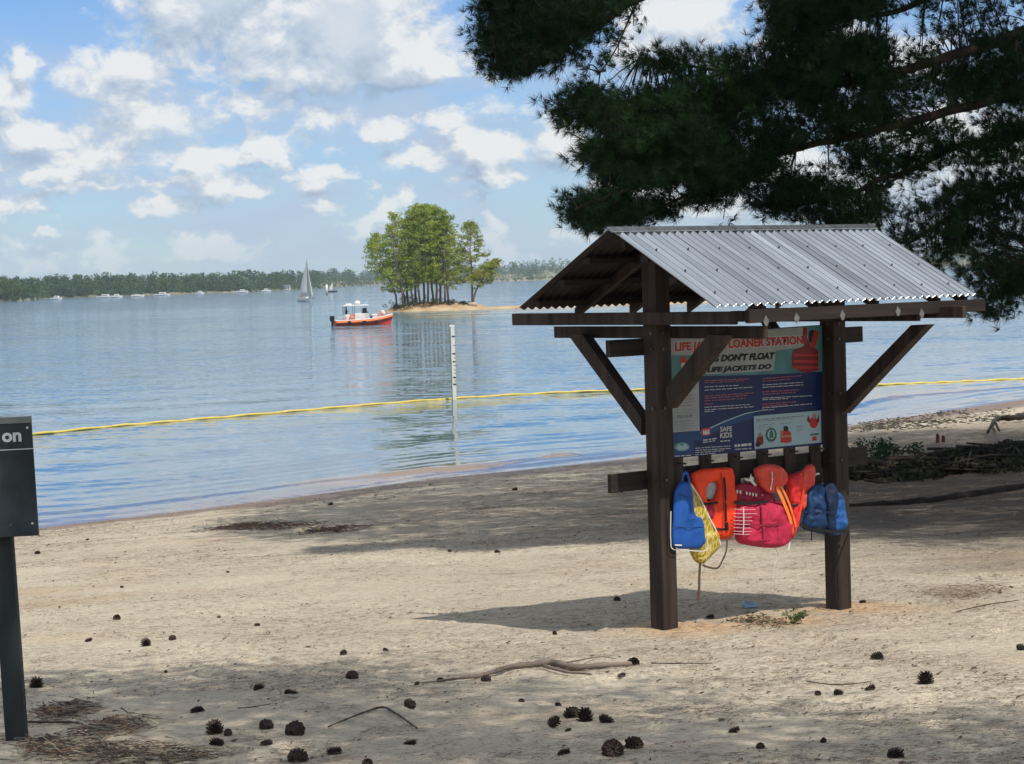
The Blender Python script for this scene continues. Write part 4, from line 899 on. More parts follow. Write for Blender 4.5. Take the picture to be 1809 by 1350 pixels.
def shade_pine(name, x, y, h, clusters, label, seed, lw=.024, extra=None):
    """a whole pine outside the frame: trunk, limbs and needle clumps, cluster = (centre, radii, sprays)"""
    zb = float(gz(x, y)); root = empty(name, (x, y, zb)); o = np.array([x, y, zb]); tag(root, label, 'tree', 'pines outside the frame'); rg = np.random.default_rng(seed)
    m_ = MB(); m_.tube([(0, 0, -.4), (.05, 0, h*.4), (-.05, .05, h*.75), (0, 0, h)], [.24, .2, .13, .04], 12); m_.build('trunk', M_bark, root, smooth=True)
    VV = []; FF = []; off = 0
    for (c, r_, n) in clusters:
        c = np.array(c, float); zt = min(h*.95, max(h*.35, c[2]-zb-.8)); m_ = MB(); e = c-o
        m_.tube([(0, 0, zt), tuple(np.array([0, 0, zt])*.5+e*.5+np.array([0, 0, .2])), tuple(e)], [.09, .06, .02], 7); m_.build('limb', M_bark, root, smooth=True)
        q = unit(rg.normal(0, 1, (n, 3)))*rg.uniform(.2, 1, (n, 1))**.5*np.array(r_)+c-o
        P2 = np.repeat(q, 8, 0)+rg.normal(0, 1, (n*8, 3))*np.array([.32, .32, .12]); D2 = unit(rg.normal(0, 1, (len(P2), 3)))
        V, Fc = needles(P2, D2, 9, .17, lw, 1.1, rg); VV.append(V); FF.append(Fc+off); off += len(V)
    if extra is not None:
        P2 = np.repeat(extra, 9, 0)+rg.normal(0, 1, (len(extra)*9, 3))*np.array([.30, .30, .12])-o; V, Fc = needles(P2, unit(rg.normal(0, 1, (len(P2), 3))), 10, .23, .048, 1.1, rg); VV.append(V); FF.append(Fc+off)
        for e in extra[::190]: m_ = MB(); m_.tube([(0, 0, h*.6), tuple((e-o)*.5+np.array([0, 0, h*.35])), tuple(e-o)], [.12, .08, .02], 6); m_.build('limb', M_bark, root, smooth=True)
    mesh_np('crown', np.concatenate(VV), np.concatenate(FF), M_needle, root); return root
shade_pine('pine_tree', 5.6, 1.5, 12.5, [((1.3, 8.3, 6.6), (1.5, .95, .6), 105), ((2.2, 7.2, 7.2), (1.5, 1.3, .6), 110), ((3.3, 6.0, 7.0), (1.6, 1.3, .6), 90), ((.6, 6.2, 7.4), (1.6, 1.5, .6), 100), ((4.6, 4.4, 7.4), (1.9, 1.2, .6), 105), ((2.6, 4.0, 8.0), (2, 1.4, .6), 110), ((6.2, 4.3, 7.2), (1.5, 1.0, .6), 90), ((5.4, 1.5, 9), (2, 2, 1), 120)],
           'tall pine standing behind and to the right of the viewpoint, shading the near sand', 21)
shade_pine('pine_tree', 17.5, 40, 14, [((13.6, 37, 4.2), (2.6, 2.6, .8), 200), ((15.5, 42, 5.2), (3.2, 3, .9), 260), ((18.5, 38, 6), (3.4, 3, 1), 240), ((16, 36, 7), (3, 3, 1), 200), ((13.8, 33.0, 4.8), (2.6, 2.4, .8), 180)],
           'pine standing farther along the bank to the right of the frame', 22, .03, canopy(2800, np.random.default_rng(8), 32.5, 57))  # extra crown sprays out of view, shaped to shade the far sand

# ------------------------------------------------------------------ island
M_isl = P('island_sand', (.50, .38, .22), .9, noise=(.35, 5, .3), ramp=((.30, .19, .11), (.58, .46, .28)), bump=(3, 4, .05))
xs = np.linspace(-24, 42, 240); ys_ = np.linspace(336, 366, 90); X, Y = np.meshgrid(xs, ys_); Zi = WATER+np.clip(island_h(X, Y), -.5, 3)
V = np.stack([X, Y, Zi], -1).reshape(-1, 3); i = (np.arange(89)[:, None]*240+np.arange(239)[None]).ravel()
tag(mesh_np('island_ground', V, np.stack([i, i+1, i+241, i+240], -1), M_isl, smooth=True), kind='structure')
def iz(x, y): return WATER+float(np.clip(island_h(np.float64(x), np.float64(y)), -.5, 3))
def island_pine(seed, H, low, cw, mat, lean=0., dens=1., leafs=.42, fork=False):
    rg = np.random.default_rng(seed); root = bpy.data.objects.new('island_pine', None); C.objects.link(root)
    tr = MB(); pts = [(lean*H*t**1.6+rg.normal(0, .09), rg.normal(0, .09), H*t-.3*(t == 0)) for t in np.linspace(0, .97, 7)]; tr.tube(pts, [.19, .17, .15, .12, .09, .06, .03], 6)
    P3 = np.array(pts); cents = []; rad = []
    def at_(t): return np.array([np.interp(t, np.linspace(0, .97, 7), P3[:, k]) for k in range(3)])
    n = int(115*dens)
    for k in range(n):
        t = low+(1-low)*rg.uniform(0, 1)**.85; b_ = at_(min(t, .96)); ang = rg.uniform(0, 2*PI); pr = math.sin(PI*min(1, (t-low)/(1-low)*.72+.22)); L_ = cw*pr*rg.uniform(.35, 1.05)
        e = b_+np.array([math.cos(ang)*L_, math.sin(ang)*L_, L_*.28+rg.normal(0, .2)]); cents.append(e); rad.append(rg.uniform(.34, .74)*(cw/2.6)**.4)
        if k % 2 == 0: tr.tube([tuple(b_), tuple(e)], [.05, .02], 4, cap=False)
    tr.build('trunk', M_barki, root, smooth=True, recalc=False)
    V, Fc = leaves(np.array(cents), np.array(rad), 28, leafs*.95, rg, .6); mesh_np('crown', V, Fc, mat, root); return root
protos = [island_pine(101, 16.5, .20, 3.5, M_leafi), island_pine(102, 15.5, .12, 3.1, M_leafi, .05), island_pine(103, 14.5, .17, 3.5, M_leafi, -.12), island_pine(104, 16.0, .22, 3.2, M_leafi, .02), island_pine(105, 12.5, .20, 3.4, M_leafi, -.36)]
words = []
used = set()
pine_spec = [  # photo x of the foot, distance, photo y of the top, proto, what sets it apart
    (701, 349, 425, 4, 'short leftmost pine of the island grove, leaning out over the water'),
    (712, 346, 398, 2, 'second pine from the left in the island grove, leaning left'),
    (720, 352, 376, 2, 'third pine from the left in the island grove, with a dark foot'),
    (728, 348, 384, 0, 'pine a little left of the middle of the island grove, front row'),
    (735, 354, 364, 3, 'tall pine left of the crest of the island grove'),
    (742, 347, 372, 1, 'front pine just left of the crest of the island grove'),
    (750, 353, 359, 0, 'tallest pine at the crest of the island grove'),
    (757, 347, 366, 3, 'front pine directly under the crest of the island grove'),
    (765, 355, 361, 0, 'tall rear pine just right of the crest of the island grove'),
    (771, 348, 368, 1, 'straight pine right of the crest of the island grove'),
    (779, 352, 366, 3, 'third pine from the right edge of the island grove'),
    (786, 347, 378, 1, 'second pine from the right edge of the island grove'),
    (792, 350, 396, 2, 'rightmost pine of the dense island grove, beside the gap'),
    (716, 358, 410, 4, 'rear pine on the left flank of the island grove, partly hidden'),
    (788, 357, 384, 1, 'rear pine on the right flank of the island grove, partly hidden')]
Hs = {0: 16.5, 1: 15.5, 2: 14.5, 3: 16.0, 4: 12.5}
for px, yd, pyt, k, lab in pine_spec:
    x = float(ray(px, 548)[0]*yd); z = iz(x, yd); zt = float(dpt(px, pyt, yd).z); s = (zt-z)/Hs[k]
    o = protos[k] if k not in used else copy_tree(protos[k]); used.add(k)
    wide = 1.12
    o.location = (x, yd, z); o.scale = (s*wide, s*wide, s); o.rotation_euler = (0, 0, 0 if k in (2, 4) else random.uniform(0, 6)); tag(o, lab, 'pine tree', 'pines on the island')
o = island_pine(111, 13.0, .20, 2.9, M_leafg, -.01, 1.5, .42); x = float(ray(835, 545)[0]*348); o.location = (x, 348, iz(x, 348)); s = (float(dpt(840, 392, 348).z)-iz(x, 348))/13.0; o.scale = (s*.95, s*.95, s)
tag(o, 'lone yellow-green pine standing apart at the right end of the island', 'pine tree')
o = island_pine(112, 7.2, .35, 2.2, M_leafg, .55, 1.1, .38); o.name = 'island_pine'; x = float(ray(836, 545)[0]*347); o.location = (x, 347, iz(x, 347)); o.scale = (1, 1, .92)
tag(o, 'low pale tree leaning right beside the lone island pine', 'tree')
# brush at the feet of the pines
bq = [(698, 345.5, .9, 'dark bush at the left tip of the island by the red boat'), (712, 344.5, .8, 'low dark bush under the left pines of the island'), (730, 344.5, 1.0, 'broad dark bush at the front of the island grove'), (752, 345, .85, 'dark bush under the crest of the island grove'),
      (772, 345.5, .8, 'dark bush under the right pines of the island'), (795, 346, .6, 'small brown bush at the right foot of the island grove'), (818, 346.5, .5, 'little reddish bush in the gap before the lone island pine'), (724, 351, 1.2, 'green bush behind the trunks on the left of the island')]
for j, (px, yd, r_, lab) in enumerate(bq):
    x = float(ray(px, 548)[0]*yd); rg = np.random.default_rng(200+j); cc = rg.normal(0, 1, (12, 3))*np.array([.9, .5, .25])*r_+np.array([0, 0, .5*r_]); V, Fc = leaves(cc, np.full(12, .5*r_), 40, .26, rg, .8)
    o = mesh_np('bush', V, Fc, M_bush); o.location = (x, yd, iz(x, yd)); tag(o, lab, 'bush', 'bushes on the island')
rk = MB()
for j in range(1):
    rk.sphere((0, 0, 0), (.9, .6, .45), 9, 5)
V0 = np.array(rk.v); V0 *= (1+.25*(vnoise(V0[:, 0]*2.3+5, V0[:, 1]*2+V0[:, 2]*3, 4)-.5))[:, None]; rk.v = [tuple(v) for v in V0]
o = rk.build('boulder', P('island_rock', (.40, .30, .24), .9, noise=(2, 4, .3))); x = float(ray(835, 546)[0]*345.5); o.location = (x, 345.5, iz(x, 345.5)+.1); tag(o, 'pale boulder on the sand below the lone island pine', 'boulder')

# ------------------------------------------------------------------ far shore: land ribbon and woods
fs = [(-260, 535), (-60, 534), (0, 533), (45, 532), (70, 528.5), (130, 526.5), (300, 521), (420, 517), (520, 512.5), (600, 507), (650, 504.5), (760, 500.8), (905, 497), (1000, 494), (1200, 487.5), (1500, 478), (1809, 469), (2100, 460)]
top = [(-260, 478), (-60, 480), (0, 483), (45, 484), (70, 481), (130, 479), (300, 478), (420, 474), (520, 474), (600, 470), (650, 472), (760, 467), (905, 458), (1000, 451), (1200, 447), (1500, 440), (1809, 434), (2100, 428)]
W_ = [wpt(*q) for q in fs]; FXp = [q[0] for q in fs]
def shore_at(px): d = ray(px, float(np.interp(px, FXp, [q[1] for q in fs]))); t = WATER/d[2]; return np.array([d[0]*t, t])
def top_z(px, dist): return float(dpt(px, float(np.interp(px, FXp, [q[1] for q in top])), dist).z)
V = []; Fq = []; pxs = np.linspace(-260, 2100, 200)
for k, px in enumerate(pxs):
    p_ = shore_at(px); u_ = p_/np.linalg.norm(p_); H_ = top_z(px, p_[1]+60)-WATER
    wob = float(fbm(np.float64(px*.02), np.float64(0.), 3, 8))*30
    for dd, hh in ((-14+wob*.2, -.6), (-1, .05), (5, 1.4), (60, max(0, H_-15)*.6+1.5), (260, max(0, H_-15)+1.5), (900, max(0, H_-14)+3), (2500, -3)): q = p_+u_*dd; V.append((q[0], q[1], WATER+hh))
for k in range(len(pxs)-1):
    for j in range(6): a_ = k*7+j; Fq.append((a_, a_+7, a_+8, a_+1))
M_fsh = P('far_shore_earth', (.30, .26, .19), .95, noise=(.01, 4, .4), ramp=((.10, .11, .07), (.30, .27, .20)))
tag(mesh_np('far_shore_ground', np.array(V), np.array(Fq), M_fsh, smooth=True), kind='structure')
rg = np.random.default_rng(77); cs = []; rs = []
for k in range(1900):
    px = rg.uniform(-240, 2080); row = rg.uniform(0, 1)**1.3; p_ = shore_at(px); u_ = p_/np.linalg.norm(p_); sc = 1 if px < 560 else 1.35
    q = p_+u_*(6+row*170*sc); zt = top_z(px, p_[1]+60); hb = WATER+.1+(zt-WATER)*.36*row; ht = hb+(zt-hb)*(rg.uniform(.62, 1.0) if row > .25 else rg.uniform(.45, .85))+float(fbm(np.float64(px*.03), np.float64(row), 2, 17))*4
    R = rg.uniform(2.6, 4.6)*sc*1.1; nb = 4
    for b_ in range(nb):
        t = b_/(nb-1); cs.append((q[0]+rg.normal(0, R*.25), q[1]+rg.normal(0, R*.25), hb+R*.25+(ht-hb-R*.9)*t)); rs.append(R*(1-.45*t))
for k in range(1100):
    px = rg.uniform(-240, 2080); p_ = shore_at(px); u_ = p_/np.linalg.norm(p_); q = p_+u_*rg.uniform(1, 12); cs.append((q[0], q[1], WATER+rg.uniform(.6, 3.2))); rs.append(rg.uniform(1.2, 2.6))
V, Fc = leaves(np.array(cs), np.array(rs), 26, 1.9, rg, .8)
tag(mesh_np('far_woods', V, Fc, M_far), 'continuous hazy green woodland lining the whole far shore', 'woods', None, 'stuff')
# headland pine and a few pale bare trunks in front of the woods
def far_tree(px, py0, pyt, cw, lab, mat, seed, low=.35):
    p_ = shore_at(px); u_ = p_/np.linalg.norm(p_); q = p_+u_*3; zb = WATER+.5; H = float(dpt(px, pyt, q[1]).z)-zb; r_ = np.random.default_rng(seed); root = empty('shore_tree', (q[0], q[1], zb)); tag(root, lab, 'tree', 'trees on the far shore')
    m_ = MB(); m_.tube([(0, 0, -.5), (.2, 0, H*.5), (0, 0, H*.92)], [.35, .28, .12], 6); m_.build('trunk', M_barki, root)
    n = 16; c_ = np.stack([r_.normal(0, cw*.45, n), r_.normal(0, cw*.45, n), r_.uniform(H*low, H*.95, n)], 1); V, Fc = leaves(c_, np.full(n, cw*.42), 40, 1.3, r_, .8); mesh_np('crown', V, Fc, mat, root)
M_head = leafmat('headland_trees', (.05, .10, .03), (.12, .18, .06), .2, .1)
far_tree(6, 0, 486, 5, 'green tree at the extreme left on the near headland', M_head, 1, .2); far_tree(22, 0, 492, 4.5, 'rounded green tree on the left headland above the sand spit', M_head, 2, .12); far_tree(36, 0, 506, 3.5, 'low green tree at the tip of the left headland', M_head, 3, .05)
far_tree(118, 0, 500, 4, 'greyish tree at the waterline left of the white boats', M_far, 4, .1); far_tree(146, 0, 501, 3.6, 'small dark tree at the end of the low point on the far shore', M_far, 5, .1); far_tree(290, 0, 494, 3.2, 'pale-trunked tree standing at the waterline of the far shore', M_head, 6, .5)

# ------------------------------------------------------------------ boats
M_wh = P('boat_white', (.72, .72, .72), .35, noise=(2, 2, .06)); M_sail = leafmat('sailcloth', (.82, .82, .78), (.88, .88, .84), .5, .6); M_bred = P('tube_red', (.62, .075, .045), .5, noise=(1.5, 3, .15)); M_bor = P('tube_orange', (.85, .22, .08), .5); M_dkb = P('boat_dark', (.015, .018, .028), .5); M_glb = P('boat_window', (.03, .05, .07), .1)
M_alu = P('aluminium', (.45, .47, .48), .4, .8)
def hull(L_, B, Hd, mat, parent, name='hull', sheer=.25, z0=-.2):
    st = np.linspace(0, 1, 13); V = []
    for t in st:
        w = B/2*(1-max(0, (t-.45)/.55)**2.2)*(.88+.12*min(1, t*4)); w = max(w, .015); zt = Hd+sheer*max(0, t-.3)**2; x = -L_/2+L_*t
        for (f_, zf) in ((-1, zt), (-1.0, zt*.55), (-.72, z0*.2), (0, z0), (.72, z0*.2), (1.0, zt*.55), (1, zt)): V.append((x+(.05*L_*t*t if zf == zt else 0), w*f_, zf))
    Fq = []; 
    for i in range(12):
        for j in range(6): a_ = i*7+j; Fq.append((a_, a_+1, a_+8, a_+7))
        Fq.append((i*7, i*7+7, i*7+13, i*7+6))
    Fq += [tuple(range(7)), tuple(range(12*7+6, 12*7-1, -1))]
    m_ = MB(); m_.add(V, Fq); return m_.build(name, mat, parent, smooth=False)
# sailing sloop
w0 = wpt(541, 533); sb = empty('sailboat', w0, math.radians(-58)); tag(sb, 'white sailboat with a tall full sail in front of the far woods', 'sailboat', 'sailboats out on the lake')
hull(7.2, 2.3, .85, M_wh, sb, sheer=.5); MB().box(-1.2, 1.4, -.7, .7, .8, 1.25).build('cabin', M_wh, sb, bevel=.12); MB().box(-1.0, 1.2, -.72, .72, 1.0, 1.12).build('window', M_glb, sb)
mh = float(dpt(534, 457, w0.y).z-WATER); mx_ = 1.1
MB().tube([(mx_, 0, .9), (mx_, 0, mh)], [.08, .05], 8).build('mast', M_alu, sb); MB().tube([(mx_, 0, 1.75), (-2.4, -.5, 1.75)], .06, 8).build('boom', M_alu, sb)
def sail(name, A_, B_, C_, belly, mat, nn=12, cv=.35):
    """three-cornered sail A tack, B clew, C head, with belly"""
    A_, B_, C_ = map(np.array, (A_, B_, C_)); V = []; 
    for i in range(nn+1):
        t = i/nn; l = A_*(1-t)+C_*t; r_ = B_*(1-t)+C_*t; rr = r_+(r_-l)*cv*math.sin(PI*t)*.8
        for j in range(nn+1): s = j/nn; p_ = l*(1-s)+rr*s; b_ = math.sin(PI*s)*(1-t)*belly; V.append(p_+np.array([0, b_, 0]))
    V = np.array(V); k = nn+1; i = (np.arange(nn)[:, None]*k+np.arange(nn)[None]).ravel(); o = mesh_np(name, V, np.stack([i, i+1, i+k+1, i+k], -1), mat, sb if name != 'small_sail' else sb2, smooth=True); md = o.modifiers.new('t', 'SOLIDIFY'); md.thickness = .02
    return o
sail('mainsail', (mx_-.1, 0, 1.9), (-2.3, -.5, 1.9), (mx_-.05, 0, mh-.6), -.5, M_sail)
sail('headsail', (3.4, 0, 1.0), (-.1, 1.0, 1.3), (mx_+.15, 0, mh-1.1), .8, M_sail, cv=.2)
MB().tube([(3.55, 0, 1.0), (mx_+.1, 0, mh-.3)], .02, 5).build('forestay', M_alu, sb)
m_ = MB(); m_.prism([(-2.6, 0), (-1.0, 0), (-1.2, .16), (-2.4, .16)], lambda a, b, t: (a, t, 1.85+b-.45), -.8, .8); m_.build('canopy', M_bred, sb)
for sx in (-2.5, -1.2):
    for sy in (-.75, .75): MB().tube([(sx, sy, .8), (sx, sy, 1.45)], .025, 6).build('canopy_pole', M_alu, sb)
# small distant sailboat
w0 = wpt(587, 516.5); sb2 = empty('sailboat', w0, math.radians(15)); tag(sb2, 'tiny distant sailboat with a dark hull right of the white marker', 'sailboat', 'sailboats out on the lake')
hull(4.6, 1.6, .7, M_dkb, sb2); MB().tube([(.3, 0, .6), (.3, 0, 5.0)], [.06, .04], 6).build('mast', M_alu, sb2)
sail('small_sail', (.22, 0, 1.0), (-1.5, -.2, 1.0), (.25, 0, 4.9), -.25, M_sail)
# red rescue boat
w0 = wpt(641, 574.5); pxm = F/w0.y; rb = empty('rescue_boat', w0, math.radians(12)); tag(rb, 'red and orange patrol boat with a white top anchored off the island', 'motorboat')
def bx_(px, py): return ((px-641)/pxm, (574.5-py)/pxm)      # metres along / up
hull(6.4, 2.2, .55, M_bred, rb, 'hull', .9, -.12)
for sg in (-1, 1):
    pts = [(-3.2, sg*1.0, .40), (-1, sg*1.05, .43), (1.2, sg*.95, .55), (2.6, sg*.52, .78), (3.45, sg*.05, 1.0)]; MB().tube(catmull(pts, 4), [.155]*16+[.09], 10).build('side_tube', M_bor, rb, smooth=True)
    MB().tube(catmull([(p[0], p[1]*1.02, p[2]+.20) for p in pts], 4), .055, 6).build('rub_rail', M_wh, rb, smooth=True)
    for x0 in (-1.9, -.2, 1.2): MB().box(x0, x0+.42, sg*1.20-.03, sg*1.20+.03, .22, .52).build('fender', M_dkb, rb, bevel=.02)
for y0 in (-.4, .4):
    mt_ = MB(); mt_.box(-3.70, -3.28, y0-.18, y0+.18, .55, 1.15).box(-3.55, -3.38, y0-.07, y0+.07, -.35, .56); mt_.build('outboard_motor', M_dkb, rb, bevel=.04)
MB().box(-1.0, .6, -.55, .55, .6, 1.35).build('console', M_wh, rb, bevel=.08); MB().prism([(-.1, 1.35), (.62, 1.35), (.35, 1.95), (-.02, 1.95)], lambda a, b, t: (a, t, b), -.5, .5).build('windshield', M_glb, rb)
MB().prism([(-2.3, 2.18), (.55, 2.18), (.7, 2.25), (.5, 2.34), (-2.25, 2.30)], lambda a, b, t: (a, t, b), -.95, .95).build('hard_top', M_wh, rb, bevel=.02)
for x0 in (-2.1, -1.0, .4):
    for sy in (-.8, .8): MB().tube([(x0, sy, .7), (x0, sy, 2.2)], .035, 6).build('top_post', M_alu if x0 > -2 else M_dkb, rb)
MB().sphere((-.55, 0, 2.55), (.34, .34, .26), 12, 8).build('radar_dome', M_wh, rb, smooth=True); MB().tube([(.3, .3, 2.3), (.75, .3, 2.9)], .02, 5).build('antenna', M_wh, rb); MB().tube([(-1.9, -.3, 2.3), (-2.0, -.3, 3.0)], .015, 5).build('antenna', M_alu, rb)
MB().box(1.0, 1.75, -.45, .45, .7, 1.2).build('bow_seat', M_wh, rb, bevel=.08); MB().box(-2.2, -1.5, -.5, .5, .6, 1.25).build('stern_seat', M_wh, rb, bevel=.08); MB().box(-1.5, -1.15, -.85, -.55, .65, 1.3).build('equipment_case', M_bor, rb, bevel=.03); MB().box(.75, 1.0, -.7, -.35, .6, 1.1).build('equipment_case', M_dkb, rb, bevel=.03)
_m = MB(); _m.tube([(2.0+.24*math.cos(a_*PI/6), -.62, 1.15+.24*math.sin(a_*PI/6)) for a_ in range(12)]+[(2.24, -.62, 1.15)], .05, 6); _m.build('life_ring', M_bor, rb, smooth=True)
for x0 in (-2.9, -2.0, -1.1, -.2, .7): MB().tube([(x0, -1.02, .5), (x0, -1.02, 1.0)], .018, 5).build('rail_post', M_alu, rb)
MB().tube([(-3.0, -1.02, 1.0), (.9, -1.02, 1.02)], .02, 5).build('side_rail', M_wh, rb); MB().prism([(-2.0, 2.34), (-1.2, 2.34), (-1.3, 2.52), (-1.9, 2.50)], lambda a, b, t: (a, t, b), -.5, .2).build('roof_locker', M_wh, rb)
MB().sphere((2.35, .1, 1.28), (.30, .30, .36), 10, 6).build('white_buoy', M_wh, rb, smooth=True)
m_ = MB(); m_.tube(catmull([(.9, -.8, 1.0), (1.0, -.8, 1.45), (2.2, -.6, 1.5), (3.2, 0, 1.55), (3.25, 0, 1.2)], 4), .025, 6); m_.build('bow_rail', M_alu, rb)
# a person in dark clothes at the stern, under the top
M_drk = P('dark_clothes', (.018, .02, .03), .9); M_skn = P('skin_tone', (.35, .20, .14), .6); M_hair = P('hair_dark', (.02, .015, .012), .7)
def person(loc, rz, label, kind):
    mats = [M_drk, M_skn, M_hair]; me = bpy.data.meshes.new('person'); 
    J_ = {'pel': (0, 0, .92, .125), 'wai': (0, 0, 1.08, .115), 'che': (0, -.01, 1.32, .14), 'nk': (0, 0, 1.48, .055), 'hd': (0, .02, 1.60, .085), 'ht': (0, .01, 1.70, .085)}
    for s, g_ in (('l', -1), ('r', 1)):
        J_.update({'sh'+s: (g_*.17, 0, 1.40, .058), 'el'+s: (g_*.24, .05, 1.14, .044), 'wr'+s: (g_*.20, .22, 1.02, .030), 'hn'+s: (g_*.19, .30, 1.02, .032), 'hp'+s: (g_*.09, 0, .86, .095), 'kn'+s: (g_*.11, .02, .48, .062), 'an'+s: (g_*.11, -.01, .08, .042), 'ft'+s: (g_*.12, .15, .035, .035)})
    names = list(J_); E_ = [('pel', 'wai'), ('wai', 'che'), ('che', 'nk'), ('nk', 'hd'), ('hd', 'ht')]
    for s in 'lr': E_ += [('che', 'sh'+s), ('sh'+s, 'el'+s), ('el'+s, 'wr'+s), ('wr'+s, 'hn'+s), ('pel', 'hp'+s), ('hp'+s, 'kn'+s), ('kn'+s, 'an'+s), ('an'+s, 'ft'+s)]
    me.from_pydata([J_[n][:3] for n in names], [(names.index(a), names.index(b)) for a, b in E_], []); o = bpy.data.objects.new('person', me); C.objects.link(o)
    sk = o.modifiers.new('s', 'SKIN'); me.skin_vertices.new() if not me.skin_vertices else None
    for n, v in zip(names, me.skin_vertices[0].data): v.radius = (J_[n][3],)*2; v.use_root = (n == 'pel')
    ss = o.modifiers.new('ss', 'SUBSURF'); ss.levels = ss.render_levels = 1
    dg = bpy.context.evaluated_depsgraph_get(); m2 = bpy.data.meshes.new_from_object(o.evaluated_get(dg)); o.modifiers.clear(); o.data = m2; m2.name = 'person'
    m2.materials.clear(); [m2.materials.append(x) for x in mats]
    for p_ in m2.polygons: c = p_.center; p_.material_index = 2 if (c.z > 1.66 or (c.z > 1.53 and c.y < -.01)) else (1 if c.z > 1.46 or (c.y > .2 and c.z > .9) else 0); p_.use_smooth = True
    o.location = loc; o.rotation_euler = (0, 0, rz); tag(o, label, 'person'); return o
cR, sR = math.cos(math.radians(12)), math.sin(math.radians(12))
person((w0.x-1.85*cR+.1*sR, w0.y-1.85*sR-.1*cR, WATER+.50), math.radians(-80), 'person in dark clothes standing at the back of the red patrol boat', '')
# channel marker: thin pole with a white board on top
w0 = wpt(578.6, 556); mk = empty('channel_marker', w0); ph = float(dpt(579, 503, w0.y).z-WATER); tag(mk, 'thin pale pole with a tall white top left of the patrol boat', 'marker pole')
MB().tube([(0, 0, -1.5), (0, 0, ph-1.4)], .055, 8).build('pole', P('pole_pale', (.42, .52, .58), .6), mk); MB().tube([(0, 0, ph-1.6), (0, 0, ph-.05), (0, 0, ph)], [.18, .18, .10], 12).build('marker_top', M_wh, mk, smooth=True)
# depth gauge
w0 = wpt(803, 707); dgp = empty('depth_gauge', w0, .12); gh = float(dpt(799.5, 574, w0.y).z-WATER); tag(dgp, 'tall white depth gauge post with dark measure marks standing by the yellow float line', 'gauge post')
M_gw = P('gauge_white', (.66, .67, .60), .6, noise=(2, 3, .12)); M_gp = P('gauge_post', (.30, .28, .22), .8, noise=(3, 4, .3))
MB().box(-.10, .02, .02, .14, -2, gh-.06).build('post', M_gp, dgp, bevel=.01); bd_ = MB().box(-.075, .085, -.005, .019, -.4, gh).build('scale_board', M_gw, dgp, bevel=.003); MB().box(-.12, .09, -.012, .15, gh-.10, gh-.02).build('cap', M_wh, dgp, bevel=.01)
for k, f_ in enumerate((.155, .275, .385, .44, .49, .54, .60, .645, .70, .745, .79)):
    z = gh*(1-f_); big = k in (0, 2, 4, 8, 10); MB().box(-.03 if big else .02, .085, -.009, -.005, z-(.030 if big else .014), z+(.030 if big else .014)).build('measure_mark', M_dkb if k != 4 else P('mark_green', (.03, .12, .05)), bd_)
# ------------------------------------------------------------------ yellow float line
M_fl = P('float_yellow', (.62, .48, .11), .5, noise=(3, 3, .15))
pts = [wpt(-60, 778), wpt(60, 768.5), wpt(200, 754.5), wpt(340, 743), wpt(500, 729.5), wpt(640, 717.5), wpt(800, 705.5), wpt(960, 696), wpt(1080, 691), wpt(1180, 688.5), wpt(1330, 687), wpt(1460, 685), wpt(1540, 681.5), wpt(1620, 678.5), wpt(1700, 675.5), wpt(1809, 670.5), wpt(1900, 667)]
cv_ = catmull([Vector((p.x, p.y, WATER+.03)) for p in pts], 14); c0 = cv_[len(cv_)//2].copy(); m_ = MB(); m_.tube([q-c0+Vector((0, 0, .012*math.sin(i*.9)+(-.10 if 150 < i < 166 else 0))) for i, q in enumerate(cv_)], [.048+.005*math.sin(i*1.7) for i in range(len(cv_))], 8)
o = m_.build('float_line', M_fl, smooth=True, recalc=False); o.location = c0; tag(o, 'long yellow swim-area float line stretched across the water off the beach', 'float line')
# moored boats along the far shore
for k, (px, py, L_, lab) in enumerate(((100, 529.5, 6, 'white boat lying leftmost off the far shore, beside the sand spit'), (186, 526.5, 9, 'white cruiser off the far shore, left of two close together'), (206, 526, 6, 'small white boat directly right of the leftmost white cruiser'), (243, 524.3, 7, 'greenish white boat between the twin boats and the brightest cruiser'), (287, 522.6, 9, 'brightest white cruiser below the pale-trunked shore tree'), (353, 519.8, 5, 'tiny white boat alone under dense woods on the far shore'), (428, 517, 7, 'low white boat midway between the bright cruiser and the sailboat'), (470, 515.6, 6, 'white boat just left of the white waterfront building'))):
    w0 = wpt(px, py); r_ = empty('moored_boat', w0, math.radians(random.uniform(-15, 15))); tag(r_, lab, 'boat', 'boats moored along the far shore'); hull(L_, 2.4, 1.0, M_wh, r_, sheer=.4); MB().box(-L_*.2, L_*.22, -.8, .8, .95, 1.9 if k != 3 else 1.3).build('cabin', M_wh, r_, bevel=.15); MB().box(-L_*.15, L_*.17, -.82, .82, 1.25, 1.6 if k != 3 else 1.27).build('window', M_glb, r_)
p_ = shore_at(503); bh = empty('boathouse', (p_[0], p_[1]+1, WATER+.3)); tag(bh, 'small white waterfront building left of the sailboat on the far shore', 'building')
MB().box(-4, 4, -2, 2, 0, 2.4).build('wall', M_wh, bh); MB().prism([(-4.4, 2.4), (4.4, 2.4), (3.2, 3.6), (-3.2, 3.6)], lambda a, b, t: (a, t, b), -2.4, 2.4).build('roof', M_alu, bh)
for x0 in (-3, -1, 1.2, 2.8): MB().box(x0-.5, x0+.5, -2.05, -2.0, .6, 1.8).build('window', M_glb, bh)
MB().box(-9, 9, -5, -2.2, -.2, .15).build('deck', M_fsh, bh)

